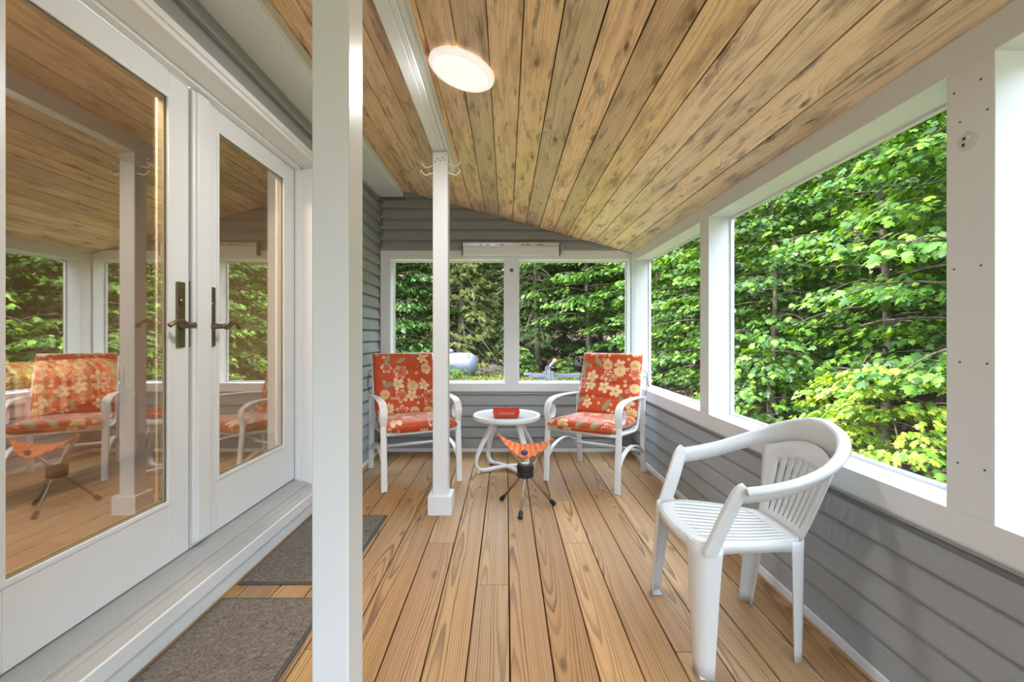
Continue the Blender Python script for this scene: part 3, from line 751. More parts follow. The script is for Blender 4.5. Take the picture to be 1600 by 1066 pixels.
# ------------------------------------------------------------------ side table and red tray
tb = empty('side_table', (.004, 3.74, 0), label='small round white patio table with curved legs between the floral chairs', cat='table')
b = MB(); b.lathe([(.245, .432), (.272, .428), (.279, .434), (.281, .460), (.276, .468), (.262, .468), (.256, .462), (.246, .455)], n=64)
b.build('rim', M['alum'], tb, smooth=True)
b = MB(); b.lathe([(.0001, .4545), (.260, .4545), (.260, .461), (.0001, .461)], n=64); b.build('glass_top', M['frost'], tb)
b = MB(); b.lathe([(.14, .428), (.155, .428), (.155, .453), (.14, .453)], n=40); b.build('under_ring', M['alum'], tb)
for a, at in ((200, 184), (128, 150), (20, 4), (308, 330)):
    prof = [(.128, .445), (.126, .40), (.150, .33), (.205, .235), (.254, .145), (.266, .085), (.242, .035), (.190, .020), (.10, .030), (.0, .034)]
    q = []
    for i, (r, z) in enumerate(prof):
        k = math.radians(at+(a-at)*min(1, i/4)); q.append(Vector((r*math.cos(k), r*math.sin(k), z)))
    d = Vector((math.cos(math.radians(a)), math.sin(math.radians(a)), 0)); s = Vector((-d.y, d.x, 0)); q = spline(q, 6); m = len(q)
    b = MB(); b.strap(q, [.074-.036*min(1, i/(m*.5)) for i in range(m)], [.040-.016*min(1, i/(m*.5)) for i in range(m)], s); lg = b.build('leg', M['alum'], tb, bevel=.003)
    b = MB(); b.lathe([(.0001, 0), (.012, 0), (.013, .02), (.0001, .02)], (d.x*.247, d.y*.247, 0), 12); b.build('foot_pad', M['alum'], lg)
tr = empty('red_tray', (.0, 3.66, .4690), rz=0, label='red open box with scalloped rim and pale lettering on the round table', cat='box')
b = MB(); w0, w1, d0, d1, h = .098, .106, .070, .077, .062
for (ax, sg) in (('x', -1), ('x', 1), ('y', -1), ('y', 1)):
    n = 16; vs = []
    for i in range(n+1):
        t = -1+2*i/n; top = h if not (ax == 'y' and sg == -1) else h*.86
        sc_ = -.012*abs(math.sin(t*PI*1.5))**.5 if not (ax == 'y' and sg == -1) else 0
        for (ww, dd, z) in ((w0, d0, 0), (w1, d1, top+sc_+.0)):
            vs.append((sg*ww, t*dd, z) if ax == 'x' else (t*ww, sg*dd, z))
    b.add(vs, [(2*i, 2*i+2, 2*i+3, 2*i+1) for i in range(n)])
b.add([(-w0, -d0, .001), (w0, -d0, .001), (w0, d0, .001), (-w0, d0, .001)], [(0, 1, 2, 3)])
b.build('tray_body', M['red'], tr, solid=.004)
b = MB(); rr = random.Random(4); x = -.058
while x < .06:
    hh = .010+rr.random()*.012; q = [(x+k*.0016, -d0-.0085-.0012*(.03+hh*math.sin(PI*k/4)/.03)*1.0-.001, .023+hh*math.sin(PI*k/4)) for k in range(5)]
    b.tube(q, .0011, 6); x += .0075+rr.random()*.003
b.build('lettering', M['cream'], tr)

# ------------------------------------------------------------------ tripod stool
st = empty('tripod_stool', (.124, 2.914, 0), label='low folding tripod stool with an orange cloth seat in front of the round table', cat='stool')
H = Vector((0, 0, .245))
feet = [Vector((-.160, .140, 0)), Vector((.198, .046, 0)), Vector((-.040, -.185, 0))]
tips = [Vector((.150, -.125, .470)), Vector((-.165, -.030, .478)), Vector((.035, .110, .395))]
for f, tp in zip(feet, tips):
    d = (H-f).normalized(); f2 = f+d*.02
    b = MB(); b.tube([f2, H+Vector((0, 0, 0))+(f-H).normalized()*.02, H+(tp-H)*.35, tp], .0085, 12); lg = b.build('leg', M['steel'], st, smooth=True)
    b = MB(); b.tube([f+d*.004+Vector((0, 0, .004)), f+d*.05], [.0165, .0125], 12); b.build('rubber_foot', M['dark'], lg, smooth=False, bevel=.002)
b = MB(); b.lathe([(.0001, .205), (.050, .205), (.054, .212), (.054, .235), (.052, .24), (.055, .246), (.055, .282), (.050, .288), (.0001, .288)], n=32); b.build('hub', M['dark'], st, bevel=.002)
b = MB(); b.lathe([(.035, .289), (.022, .296), (.0001, .298)], n=20); b.build('hub_cap', M['steel'], st, smooth=True)
Lp = Vector((-.172, -.035, .484)); Rp = Vector((.158, -.130, .478)); Fp = Vector((-.012, -.185, .365))
b = MB(); n = 18; vs = []; uvs = []; idx = {}
for i in range(n+1):
    for j in range(n+1-i):
        k = n-i-j; a, c, d = i/n, j/n, k/n
        p_ = Lp*a+Rp*c+Fp*d
        sag = 27*a*c*d*.030+4*a*c*(1-d)*.050+4*a*d*.004+4*c*d*.004
        p_ += (Vector((-.020, -.012, 0))*4*a*d+Vector((.022, -.012, 0))*4*c*d)*(1-abs(a-c)*.2)
        p_ = p_+Vector((0, .02*4*a*c, -sag)); p_.z += .006*math.sin((a-c)*26)*min(1, 4*min(a+d, c+d))
        idx[(i, j)] = len(vs); vs.append(p_); uvs.append((a-c, d))
fs = []
for i in range(n):
    for j in range(n-i):
        fs.append((idx[(i, j)], idx[(i+1, j)], idx[(i, j+1)]))
        if j < n-i-1: fs.append((idx[(i+1, j)], idx[(i+1, j+1)], idx[(i, j+1)]))
b.add(vs, fs, [[(uvs[t][0]*.5, uvs[t][1]*.5) for t in f] for f in fs]); cl = b.build('cloth_seat', M['orange'], st, smooth=True, solid=.004)
b = MB(); b.ball(Fp+Vector((-.002, -.008, .045)), .022, 12, (1, .5, .8)); b.build('corner_pad', M['blue'], cl, smooth=True)
for q in (Lp, Rp):
    b = MB(); b.ball(q, .009, 10); b.build('corner_cap', M['orange'], cl, smooth=True)

# ------------------------------------------------------------------ white plastic armchair
ch = empty('plastic_armchair', (.83, 1.717, 0), -PI/2, 'white moulded plastic armchair with slatted back standing by the side wall', 'chair')
PM = M['plastic']
def seatp(s, t):
    w = .208*(1-t)+.142*t+.016*math.sin(PI*t)
    cf = abs(s)**6
    yf = -.178-.026*(1-s*s)+.022*cf; yr = .212+.012*(1-s*s)-.012*cf
    x = s*w*(1-.05*cf*((1-t)**8+t**8)); y = yf+(yr-yf)*t
    z = .424-.022*t-.012*(1-s*s)*math.sin(PI*t)-.012*(1-t)**10
    return (x, y, z)
# grid columns with slots between ribs
ns = 11; cols = [-1, -.86]; slot = []
for k in range(ns):
    c0 = -.80+1.60*k/(ns-1); cols += [c0-.022, c0+.022]; slot.append(len(cols)-2)
cols += [.86, 1]
rows = [0, .03, .08, .14, .2, .28, .36, .44, .52, .60, .68, .76, .82, .88, .94, 1]
b = MB(); nc = len(cols); vs = [seatp(s, t) for t in rows for s in cols]; fs = []
for j in range(len(rows)-1):
    for i in range(nc-1):
        if i in slot and .14 <= rows[j] and rows[j+1] <= .88: continue
        fs.append((j*nc+i, j*nc+i+1, (j+1)*nc+i+1, (j+1)*nc+i))
b.add(vs, fs)
seat = b.build('seat', PM, ch, smooth=True, solid=-.006)
b = MB(); ring = []      # apron round the seat
for s in np.linspace(-1, 1, 17): ring.append((s, 0.))
for t in np.linspace(.08, 1, 10): ring.append((1, t))
for s in np.linspace(.88, -1, 12): ring.append((s, 1.))
for t in np.linspace(.92, .08, 9): ring.append((-1, t))
top = [Vector(seatp(*r)) for r in ring]; m = len(top); low = []
for (s, t), q in zip(ring, top):
    dep = .036
    if t == 0.: dep = .030+.030*abs(s)**4
    if abs(s) == 1: dep = .032+.022*abs(2*t-1)**4
    low.append(Vector((q.x*1.012, q.y+(-.006 if t == 0. else .004 if t == 1. else 0), q.z-dep)))
b.add(top+low, [(i, (i+1) % m, (i+1) % m+m, i+m) for i in range(m)])
b.build('apron', PM, seat, smooth=True, solid=.005)
# rim that runs from arm to arm round the back
half = [(.246, -.052, .622), (.250, .03, .634), (.249, .12, .655), (.236, .21, .688), (.196, .29, .735), (.118, .343, .776), (0, .360, .800)]
path = half+[(-x, y, z) for x, y, z in reversed(half[:-1])]
Q = spline(path, 7); m = len(Q); b = MB(); vs = []; K = 8
for i, q in enumerate(Q):
    T = (Q[min(m-1, i+1)]-Q[max(0, i-1)]); T.z = 0; T.normalize(); N = Vector((T.y, -T.x, 0))
    if N.dot(Vector((q.x, q.y-.05, 0))) < 0: N = -N
    u = 1-abs(2*i/(m-1)-1); h = .054+.068*max(0, (u-.45)/.55)**1.3; fl = .030+.006*u; lean = .10*max(0, (u-.5)/.5)
    for (a, c) in ((-.002-h*lean*1.2, -h), (-.002-h*lean*.5, -h*.5), (-.001, -.012), (.004, -.002), (.012, .001), (fl-.008, 0), (fl, -.006), (fl+.002, -.018)):
        vs.append(q+N*a+Vector((0, 0, c)))
b.add(vs, [(i*K+k, i*K+k+1, (i+1)*K+k+1, (i+1)*K+k) for i in range(m-1) for k in range(K-1)])
b.build('arm_rail', PM, ch, smooth=True, solid=.0055)
for sx in (-1, 1):       # arm posts
    b = MB(); q = spline([(sx*.252, -.045, .622), (sx*.248, -.068, .60), (sx*.234, -.100, .52), (sx*.222, -.138, .42), (sx*.218, -.150, .385)], 5)
    b.strap(q, [.034, .052]+[.054]*(len(q)-2), .024, (-.2*sx, 1, 0)); b.build('arm_post', PM, ch, bevel=.004)
# slatted backrest
def backp(s, t):
    xb, yb, zb = .136*s, .214+.012*(1-s*s), .400
    u = abs(s); yt = .338-.068*u**2.2; zt = .700-.058*u**1.8; xt = .203*s
    return (xb+(xt-xb)*t, yb+(yt-yb)*math.copysign(abs(t)**.85, t), zb+(zt-zb)*t)
cols = [-1, -.92, -.80]; slot = []; nb = 8
for k in range(nb):
    c0 = -.66+1.32*k/(nb-1); cols += [c0-.030, c0+.030]; slot.append(len(cols)-2)
cols += [.80, .92, 1]
rows = [-.03, .03, .08, .18, .30, .42, .54, .66, .76, .80, .84, .92, 1.03]
b = MB(); nc = len(cols); vs = []
for t in rows:
    for i, s in enumerate(cols):
        if t == .90:
            pass
        vs.append(backp(s, t))
fs = []
for j in range(len(rows)-1):
    for i in range(nc-1):
        if i in slot and .08 <= rows[j] and rows[j+1] <= .80: continue
        fs.append((j*nc+i, j*nc+i+1, (j+1)*nc+i+1, (j+1)*nc+i))
b.add(vs, fs); b.build('backrest', PM, ch, smooth=True, solid=.006)
# legs: curved corner shells
def shell_leg(ct, cb, sx, sy, a0, a1, d0, d1, bow=0):
    n = 10; prof = []
    b = MB(); vs = []; K = 13
    for i in range(n+1):
        t = i/n; e = t**.8
        c = Vector(ct).lerp(Vector(cb), t)+Vector((sx*bow*math.sin(PI*t), 0, 0)); a = a0+(a1-a0)*e; d = d0+(d1-d0)*e; r = min(a, d)*.62
        pts = [(a, 0), (a*.85+r*.15, 0), (r, 0)]+[(r-r*math.sin(g_), r-r*math.cos(g_)) for g_ in np.linspace(0, PI/2, 9)[1:-1]]+[(0, r), (0, d*.85+r*.15), (0, d)]
        for (p_, q_) in pts[:K]: vs.append((c.x-sx*p_, c.y+(-sy)*q_, c.z))
    K = len(pts)
    fs = [(i*K+k, i*K+k+1, (i+1)*K+k+1, (i+1)*K+k) for i in range(n) for k in range(K-1)]
    b.add(vs, fs); return b
for sx in (-1, 1):
    lg = shell_leg((sx*.220, -.192, .418), (sx*.262, -.200, 0), sx, -1, .086, .050, .090, .046)
    o = lg.build('leg', PM, ch, smooth=True, solid=.006)
    f_ = MB(); f_.box(sx*.262-(sx > 0)*.048, sx*.262+(sx < 0)*.048, -.199, -.157, .0005, .006); f_.build('foot_cap', PM, o, bevel=.002)
    lg = shell_leg((sx*.150, .226, .398), (sx*.182, .190, 0), sx, 1, .062, .036, .060, .034)
    o = lg.build('leg', PM, ch, smooth=True, solid=.006)

# ------------------------------------------------------------------ sofa with a striped throw, inside behind the glass
so = empty('sofa', (-2.75, 2.25, .175), label='brown sofa seen through the near glass door with a throw over its back', cat='sofa')
b = MB(); b.box(-.85, .05, -1.0, .82, .08, .38); b.build('seat_base', M['sofa'], so, bevel=.05, seg=4)
b = MB(); b.box(-.1, .13, -1.0, .82, .08, .775); b.build('backrest', M['sofa'], so, bevel=.07, seg=4)
b = MB(); b.box(-.85, .12, .80, .98, .08, .56); b.build('armrest', M['sofa'], so, bevel=.05, seg=4)
th = MB(); nx, ny = 40, 18; vs = []; uv = []; rr = random.Random(9)
for i in range(nx+1):
    y = -.95+1.75*i/nx
    for j in range(ny+1):
        t = j/ny; a = PI*min(max((t-.35)/.3, 0), 1)
        drop = .20+.03*math.sin(y*9)
        if t < .35: x, z = .155+.012*math.sin(y*38), .70-drop*(1-t/.35)
        elif t > .65: x, z = -.125, .70-.25*((t-.65)/.35)
        else: x, z = .015+.14*math.cos(a), .70+.095*math.sin(a)
        x += .006*math.sin(y*55+t*3); vs.append((x, y, z)); uv.append((y, t*.8))
fs = [(i*(ny+1)+j, (i+1)*(ny+1)+j, (i+1)*(ny+1)+j+1, i*(ny+1)+j+1) for i in range(nx) for j in range(ny)]
th.add(vs, fs, [[uv[k] for k in f] for f in fs])
o = th.build('throw_blanket', M['throw'], None, smooth=True, solid=.008); o.location = (-2.75, 2.25, .175)
tag(o, 'striped throw blanket draped over the sofa back behind the near glass door', 'blanket')
# ------------------------------------------------------------------ outdoors
GZ = -.55
rng = np.random.default_rng(11)
def terrain():
    b = MB(); xs = np.concatenate([np.linspace(-22, -4, 13), np.linspace(-3, 8, 45), np.linspace(9, 40, 18)]); ys = np.concatenate([np.linspace(-12, 1, 12), np.linspace(1.5, 26, 70), np.linspace(27, 60, 18)])
    vs = []
    for y in ys:
        for x in xs:
            z = GZ-.02+.03*math.sin(x*1.7+y*.9)+.02*math.sin(x*3.1-y*2.3)
            if x > 10: z += (x-10)*.55
            if y > 27: z += (y-27)*.6
            if -6.3 < x < 1.7 and y < 4.9: z = GZ-.05
            vs.append((x, y, z))
    n = len(xs); fs = [(j*n+i, j*n+i+1, (j+1)*n+i+1, (j+1)*n+i) for j in range(len(ys)-1) for i in range(n-1)]
    b.add(vs, fs); tag(b.build('ground', M['ground'], smooth=True), kind='structure')
terrain()

MAPLE = np.array([(0, 0), (.13, -.02), (.46, .08), (.33, .25), (.56, .52), (.30, .52), (.20, .60), (.24, .78), (0, 1.05), (-.24, .78), (-.20, .60), (-.30, .52), (-.56, .52), (-.33, .25), (-.46, .08), (-.13, -.02)])
OVAL = np.array([(0, 0), (.20, .2), (.27, .5), (.17, .8), (0, 1.05), (-.17, .8), (-.27, .5), (-.20, .2)])
def feather():
    v = []; f = []
    def tri(a, b_, c): f.append((len(v), len(v)+1, len(v)+2)); v.extend([a, b_, c])
    for k in range(9):
        y = .06+.1*k; l = (.40*(1-k/10.5)); w = .05
        for s in (-1, 1):
            tri((0, y-w*.5, 0), (0, y+w*.5, 0), (s*l, y+l*.55, -.10*l)); 
    tri((-.02, 0, 0), (.02, 0, 0), (0, 1.08, -.06))
    return np.array(v), f
def leaf_geo(kind):
    if kind == 'feather': return feather()
    o = MAPLE if kind == 'maple' else OVAL
    n = len(o); v = np.zeros((n+1, 3)); v[:n, :2] = o; v[:n, 2] = -.22*np.abs(o[:, 0])-.10*o[:, 1]**2; v[n] = (0, .38, .0)
    return v, [(i, (i+1) % n, n) for i in range(n)]
def leaves_mesh(name, kind, pos, ydir, up, size, mat):
    """pos (n,3), ydir (n,3) leaf direction, up approx normal"""
    v, f = leaf_geo(kind); y = ydir/np.linalg.norm(ydir, axis=1, keepdims=True)
    x = np.cross(y, up); x /= np.linalg.norm(x, axis=1, keepdims=True)+1e-9; z = np.cross(x, y)
    V = pos[:, None, :]+size[:, None, None]*(v[None, :, 0:1]*x[:, None, :]+v[None, :, 1:2]*y[:, None, :]+v[None, :, 2:3]*z[:, None, :])
    n, k = len(pos), len(v); V = V.reshape(-1, 3)
    F = (np.array(f)[None, :, :]+(np.arange(n)*k)[:, None, None]).reshape(-1, 3)
    me = bpy.data.meshes.new(name); me.vertices.add(len(V)); me.vertices.foreach_set('co', V.ravel().astype(np.float32))
    me.loops.add(F.size); me.loops.foreach_set('vertex_index', F.ravel().astype(np.int32))
    me.polygons.add(len(F)); me.polygons.foreach_set('loop_start', (np.arange(len(F))*3).astype(np.int32)); me.polygons.foreach_set('loop_total', np.full(len(F), 3, np.int32))
    me.update(); me.validate(); me.materials.append(mat); return me

def tree_parts(seed, height, h0, spread, nbr, leafkind, lsize, mat, per=14, twigs=7, trunk=.07, lean=(0, 0), droop=.35, clump=.30, conic=.0, up_jit=.45):
    """returns (trunk MB, foliage mesh): layered sprays on real branches"""
    r = np.random.default_rng(seed); tb = MB()
    tp = []
    for i in range(9):
        t = i/8; tp.append(Vector((lean[0]*t*height+.10*math.sin(seed+t*5), lean[1]*t*height+.10*math.cos(seed*2+t*4), t*height)))
    tb.tube(tp, [trunk*(1-.85*i/8) for i in range(9)], 8)
    pos, yd, up, sz = [], [], [], []
    for k in range(nbr):
        f = (k+.5*r.random())/nbr; h = h0+(height-h0)*f; t = h/height; i = min(7, int(t*8)); base = tp[i].lerp(tp[i+1], t*8-i)
        az = k*2.39996+r.random()*.8; L = spread*((1-f)*1.0 if conic else (.55+.45*math.sin(PI*min(1, .25+f*.8))))*(.75+.5*r.random())
        L = max(L, .35); d = Vector((math.cos(az), math.sin(az), 0)); rise = (.25 if not conic else -.05)*(.5+r.random())
        bp = [base+d*(L*q)+Vector((0, 0, L*(rise*q-droop*q*q))) for q in np.linspace(0, 1, 6)]
        tb.tube(bp, [max(.004, trunk*.32*(1-f*.5)*(1-.85*q)) for q in np.linspace(0, 1, 6)], 5)
        side = Vector((-d.y, d.x, 0))
        for w in range(twigs):
            q = .28+.72*(w+r.random())/twigs; j = min(4, int(q*5)); c = bp[j].lerp(bp[j+1], q*5-j)
            off = (r.random()-.5)*2*L*.42*(1.15-q*.6); tip = c+side*off+Vector((0, 0, -.10*abs(off)))
            if abs(off) > .15: tb.tube([c, tip], [.005, .003], 4)
            for l in range(per):
                a = r.random()*2*PI; rad = clump*math.sqrt(r.random())
                o = d*(rad*math.cos(a))+side*(rad*math.sin(a))
                pz = -.42*rad+.035*r.normal()*clump/.3
                pos.append((tip.x+o.x, tip.y+o.y, tip.z+pz))
                g = d*(.8+.4*r.random())+(o/clump)*1.0+side*(math.copysign(.35, off))
                yd.append((g.x, g.y, g.z-(.35+.55*r.random())*g.length)); up.append((r.normal()*up_jit, r.normal()*up_jit, 1)); sz.append(lsize*(.65+.6*r.random()))
    me = leaves_mesh('foliage', leafkind, np.array(pos), np.array(yd), np.array(up), np.array(sz), mat)
    return tb, me
PROTO = {}
def plant(kind, name, loc, rz, sc, label, cat='tree', group=None, args=None, tmat='bark'):
    if kind not in PROTO:
        tb, me = tree_parts(**args); t = tb.build('trunk', M[tmat], None, smooth=True); COL.objects.unlink(t)
        PROTO[kind] = (t.data, me); bpy.data.objects.remove(t)
    o = empty(name, loc, rz, label, cat, group); o.scale = (sc, sc, sc)
    for nm, me in zip(('trunk', 'foliage'), PROTO[kind]):
        c = bpy.data.objects.new(nm, me); link(c, o)
    return o
A = {
 'mapleA': dict(seed=1, height=7.5, h0=.7, spread=1.9, nbr=40, leafkind='maple', lsize=.14, mat=M['maple'], per=15, twigs=9, clump=.36, trunk=.11, lean=(.02, .08)),
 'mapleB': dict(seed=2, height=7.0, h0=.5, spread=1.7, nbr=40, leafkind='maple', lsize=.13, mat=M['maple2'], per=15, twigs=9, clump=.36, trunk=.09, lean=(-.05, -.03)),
 'mapleC': dict(seed=3, height=8.5, h0=1.7, spread=2.3, nbr=40, leafkind='maple', lsize=.145, mat=M['maple'], per=15, twigs=9, clump=.36, trunk=.12, lean=(.06, -.08)),
 'young': dict(seed=4, height=2.0, h0=.25, spread=.95, nbr=18, leafkind='maple', lsize=.095, mat=M['lime'], per=17, twigs=5, trunk=.022, lean=(.05, .02), clump=.24),
 'youngdark': dict(seed=14, height=1.7, h0=.15, spread=.9, nbr=18, leafkind='maple', lsize=.09, mat=M['maple'], per=14, twigs=5, trunk=.02, lean=(-.05, .02), clump=.24),
 'hemA': dict(seed=5, height=10.5, h0=1.2, spread=2.6, nbr=80, leafkind='feather', lsize=.34, mat=M['hemlock'], per=7, twigs=8, trunk=.14, droop=.5, clump=.30, conic=1, up_jit=.35),
 'hemB': dict(seed=6, height=11, h0=2.0, spread=2.4, nbr=80, leafkind='feather', lsize=.34, mat=M['spruce'], per=7, twigs=8, trunk=.15, droop=.4, clump=.30, conic=1, up_jit=.35),
 'birch': dict(seed=8, height=10, h0=2.3, spread=2.6, nbr=56, leafkind='oval', lsize=.20, mat=M['maple'], per=15, twigs=9, trunk=.13, lean=(.02, -.02), clump=.42),
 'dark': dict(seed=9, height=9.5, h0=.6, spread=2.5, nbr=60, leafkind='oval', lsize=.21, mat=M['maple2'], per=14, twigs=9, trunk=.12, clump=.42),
 'fern': dict(seed=10, height=.7, h0=.08, spread=.55, nbr=14, leafkind='feather', lsize=.24, mat=M['maple'], per=3, twigs=4, trunk=.008, droop=.5, clump=.08),
}
def P(kind, name, x, y, rz, sc, label, cat='tree', group=None):
    z = GZ
    if x > 10: z += (x-10)*.55
    if y > 27: z += (y-27)*.6
    plant(kind, name, (x, y, z), rz, sc, label, cat, group, A[kind])
RG = 'maples outside the side screens'
P('mapleA', 'maple_tree', 4.7, 4.3, .3, .68, 'broad maple with wide layered leaves just beyond the white post with the round plate', group=RG)
P('mapleC', 'maple_tree', 5.2, 6.1, 2.1, .66, 'tall leaning maple with a bare slanting trunk in the middle of the large side screen', group=RG)
P('mapleB', 'maple_tree', 4.6, 7.7, 4.0, .75, 'dark leaved maple beyond the large side screen, straight above the plastic chair back', group=RG)
P('mapleA', 'maple_tree', 4.9, 9.7, 1.2, .74, 'green maple seen at the edge of the large side screen against its far post', group=RG)
P('mapleB', 'maple_tree', 5.0, 12.0, 5.2, .78, 'maple filling the near half of the narrow side screen', group=RG)
P('mapleA', 'maple_tree', 4.9, 14.6, 2.9, .8, 'maple filling the far half of the narrow side screen', group=RG)
P('young', 'maple_sapling', 3.7, 4.3, 1.0, .72, 'yellow green maple sapling low beside the white post with the round plate', 'sapling')
P('young', 'maple_sapling', 4.05, 5.5, 4.2, .6, 'short yellow green sapling behind the plastic chair, beyond the sill', 'sapling')
P('youngdark', 'maple_sapling', 4.0, 6.6, .4, 1., 'mid green sapling low in the large side screen, above the chair back rim', 'sapling')
P('youngdark', 'maple_sapling', 4.5, 9.0, 3.3, .8, 'thin green sapling at the foot of the far post of the large side screen', 'sapling')
FG = 'deep forest behind the first maples of the side screens'
fl = 'shaded tree deep in the forest behind the maples of the side screens'
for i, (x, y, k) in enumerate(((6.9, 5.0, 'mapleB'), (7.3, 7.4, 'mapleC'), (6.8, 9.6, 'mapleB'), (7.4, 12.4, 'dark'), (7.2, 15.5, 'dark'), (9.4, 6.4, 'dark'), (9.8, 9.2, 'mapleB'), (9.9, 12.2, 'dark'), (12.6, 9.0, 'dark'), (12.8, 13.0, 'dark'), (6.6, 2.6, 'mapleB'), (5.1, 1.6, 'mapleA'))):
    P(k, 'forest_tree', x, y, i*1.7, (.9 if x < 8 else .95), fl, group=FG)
BG = 'trees beyond the yard, seen through the back screens'
P('hemA', 'hemlock_tree', -2.1, 20.6, .5, 1, 'feathery yellow green hemlock standing over the propane tank', group=BG)
P('hemA', 'hemlock_tree', .2, 22.0, 2.5, .95, 'feathery hemlock behind the post between the back screens', group=BG)
P('dark', 'dense_tree', -5.0, 20.4, 1.5, 1, 'dense green tree beyond the floral chair by the house wall', group=BG)
P('dark', 'dense_tree', -3.6, 22.6, 4.5, 1.05, 'dark leafy tree half hidden between the hemlock and the slim post', group=BG)
P('hemB', 'spruce_tree', 1.4, 20.3, 3.5, 1, 'dark spruce with dead lower limbs right behind the trailer jack', group=BG)
P('birch', 'birch_tree', 3.3, 18.6, .2, 1, 'bright green broadleaf tree leaning over the trailer and the floral chair in the screened corner', group=BG)
P('birch', 'birch_tree', 4.9, 20.0, 3.1, 1, 'broadleaf tree with a bare brown trunk next to the corner post of the back wall', group=BG)
P('dark', 'dense_tree', 3.0, 22.8, 2.2, 1.05, 'shaded tree behind the bright broadleaf tree above the trailer', group=BG)
P('mapleA', 'maple_tree', 4.6, 17.2, 5.1, 1, 'maple at the corner where the two screened walls meet', group=BG)
P('dark', 'dense_tree', -.9, 24.0, .9, 1.1, 'dark tree in the gap between the two hemlocks', group=BG)
fl2 = 'far tree deep in the shade behind the trees past the yard'
for i, (x, y, k) in enumerate(((-7.6, 22.5, 'dark'), (-6.6, 26, 'dark'), (-3.5, 26.5, 'hemB'), (.2, 26.5, 'dark'), (2.2, 25.6, 'hemB'), (5.0, 24.2, 'dark'), (7.5, 21, 'dark'), (7.6, 18, 'dark'), (8.4, 25, 'dark'), (-9.5, 20, 'dark'))):
    P(k, 'far_tree', x, y, i*2.1+.4, 1.1, fl2, group='far trees behind the yard')
P('youngdark', 'shrub', .62, 17.6, 1, .75, 'leafy shrub at the hitch end of the trailer beside the middle post', 'shrub')
P('youngdark', 'shrub', 2.35, 17.9, 2, .5, 'small green shrub behind the trailer frame, past the jack', 'shrub')
P('fern', 'fern', -2.25, 16.6, 0, .9, 'tuft of fern growing against the front of the propane tank', 'fern')
P('fern', 'fern', -1.75, 17.0, 2, .7, 'small fern under the rounded end of the propane tank', 'fern')
P('fern', 'fern', 3.5, 5.9, 1, .9, 'fern low behind the sill of the large side screen', 'fern')
P('fern', 'fern', 3.9, 8.1, 3, 1.0, 'fern at the forest edge near the far post of the large side screen', 'fern')

# grass and fallen sticks: nobody could count them
n = 9000; pos = np.stack([rng.uniform(-5, 3.2, n), rng.uniform(15.0, 20.5, n), np.full(n, GZ)], 1)
yd = np.stack([rng.normal(0, .35, n), rng.normal(0, .35, n), np.ones(n)], 1); up = np.stack([rng.normal(0, 1, n), rng.normal(0, 1, n), np.zeros(n)], 1)
me = leaves_mesh('grass', 'oval', pos, yd, up, rng.uniform(.05, .14, n), M['grass']); g = bpy.data.objects.new('grass', me); link(g); g['kind'] = 'stuff'
b = MB(); rs = random.Random(21)
for k in range(260):
    x = rs.uniform(-1.2, .2); y = rs.uniform(18.6, 19.8); z = GZ+rs.uniform(0, .42)*(1-abs((x+.4)/1.1))
    a = rs.uniform(0, PI); l = rs.uniform(.2, .7); e = rs.uniform(-.2, .35)
    b.tube([(x, y, max(GZ, z)), (x+l*math.cos(a), y+l*math.sin(a)*.4, max(GZ, z+l*e))], rs.uniform(.006, .018), 5)
tag(b.build('brush_pile', M['twig']), 'low pile of grey brown twigs on the ground beside the propane tank', 'brush pile', kind='stuff')
n = 5000; pos = np.stack([rng.uniform(2.6, 9, n), rng.uniform(2, 17, n), GZ+rng.uniform(.0, .05, n)], 1)
me = leaves_mesh('fallen_leaves', 'maple', pos, np.stack([rng.normal(0, 1, n), rng.normal(0, 1, n), rng.normal(0, .15, n)], 1), np.stack([rng.normal(0, .3, n), rng.normal(0, .3, n), np.ones(n)], 1), rng.uniform(.06, .11, n), paint('dry_leaves', (.22, .13, .075), .9, .3, 30))
g = bpy.data.objects.new('fallen_leaves', me); link(g); g['kind'] = 'stuff'

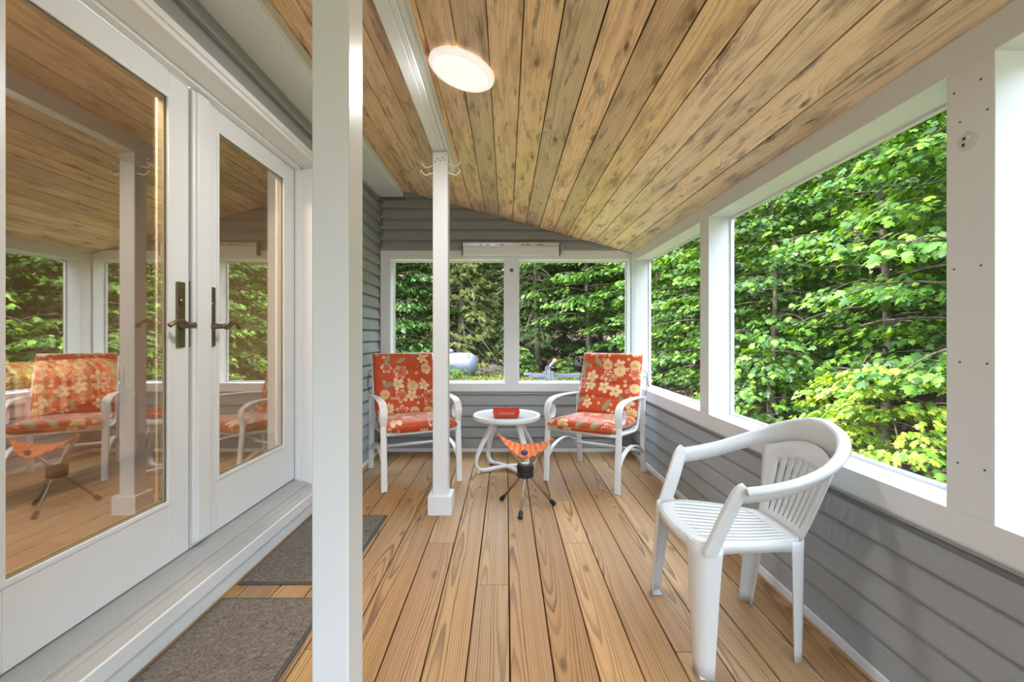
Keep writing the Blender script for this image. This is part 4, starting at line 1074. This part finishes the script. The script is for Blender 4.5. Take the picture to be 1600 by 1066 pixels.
# propane tank
tk = empty('propane_tank', (-2.40, 18.0, GZ), label='large pale lavender propane tank lying on the grass at the edge of the woods', cat='tank')
b = MB(); R = .475; cz_ = .52; hl = 1.27
pr = []
for k in range(13):
    a = PI/2*k/12; pr.append((R*math.sin(a)+1e-4, -hl+.38*(1-math.cos(a))))
pr = pr+[(r, -z) for r, z in reversed(pr)]
b.lathe(pr, (0, 0, cz_), 40, Matrix.Rotation(PI/2, 3, 'Y')); b.build('vessel', M['tank'], tk, smooth=True)
b = MB(); b.lathe([(.17, 0), (.17, .07), (.15, .13), (.09, .17), (.0001, .18)], (.13, 0, cz_+R-.02), 24); b.build('dome_lid', M['tank'], tk, smooth=True)
for x in (-.75, .80):
    b = MB(); b.tube([(x-.04, 0, cz_+R-.01), (x-.03, 0, cz_+R+.05), (x+.03, 0, cz_+R+.05), (x+.04, 0, cz_+R-.01)], .012, 8); b.build('lifting_lug', M['tank'], tk, smooth=True)
    b = MB(); b.prism([(-.30, 0), (.30, 0), (.26, .28), (-.26, .28)], 'x', x-.05, x+.05); b.build('support_leg', M['tank'], tk)

# trailer tongue with a jack
ta = empty('boat_trailer', (1.9, 15.9, GZ), label='silver trailer tongue with a standing jack parked on the ground past the back screens', cat='trailer')
b = MB(); b.box(-1.12, 2.6, -.05, .05, .20, .33); b.box(.55, 2.6, -.055, .055, .18, .35); b.build('drawbar', M['galv'], ta, bevel=.008)
b = MB(); b.box(-1.22, -1.0, -.06, .06, .27, .36); b.ball((-1.2, 0, .31), .07, 12, (1.2, .9, .8)); b.build('coupler', M['galv'], ta, bevel=.01)
j = MB(); j.lathe([(.0001, .02), (.04, .02), (.04, .52), (.05, .52), (.05, .56), (.0001, .56)], (-.36, -.10, 0), 16); j.box(-.48, -.24, -.17, -.03, .0, .03); j.build('jack_post', M['galv'], ta, bevel=.004)
j = MB(); j.box(-.46, -.22, -.13, .06, .14, .42); j.prism([(-.62, .34), (-.44, .34), (-.28, .58), (-.38, .60)], 'y', -.06, -.03); j.build('jack_bracket', M['galv'], ta, bevel=.006)
j = MB(); j.tube([(-.38, -.10, .54), (-.28, -.11, .68), (-.20, -.12, .78)], [.07, .06, .03], 12); j.build('winch_arm', M['galv'], ta, smooth=True)
j = MB(); j.ball((-.19, -.12, .80), .075, 14, (1, .7, 1)); j.build('cap', M['yellow'], ta, smooth=True)
j = MB(); j.tube([(-.46, -.12, .62), (-.53, -.12, .50), (-.47, -.12, .42)], .014, 8); j.build('crank', M['galv'], ta, smooth=True)
j = MB(); j.box(-.75, -.55, -.02, .02, .0, .20); j.tube([(-.8, .02, .05), (-.5, .02, .05)], .03, 8); j.build('chain_stand', M['galv'], ta)
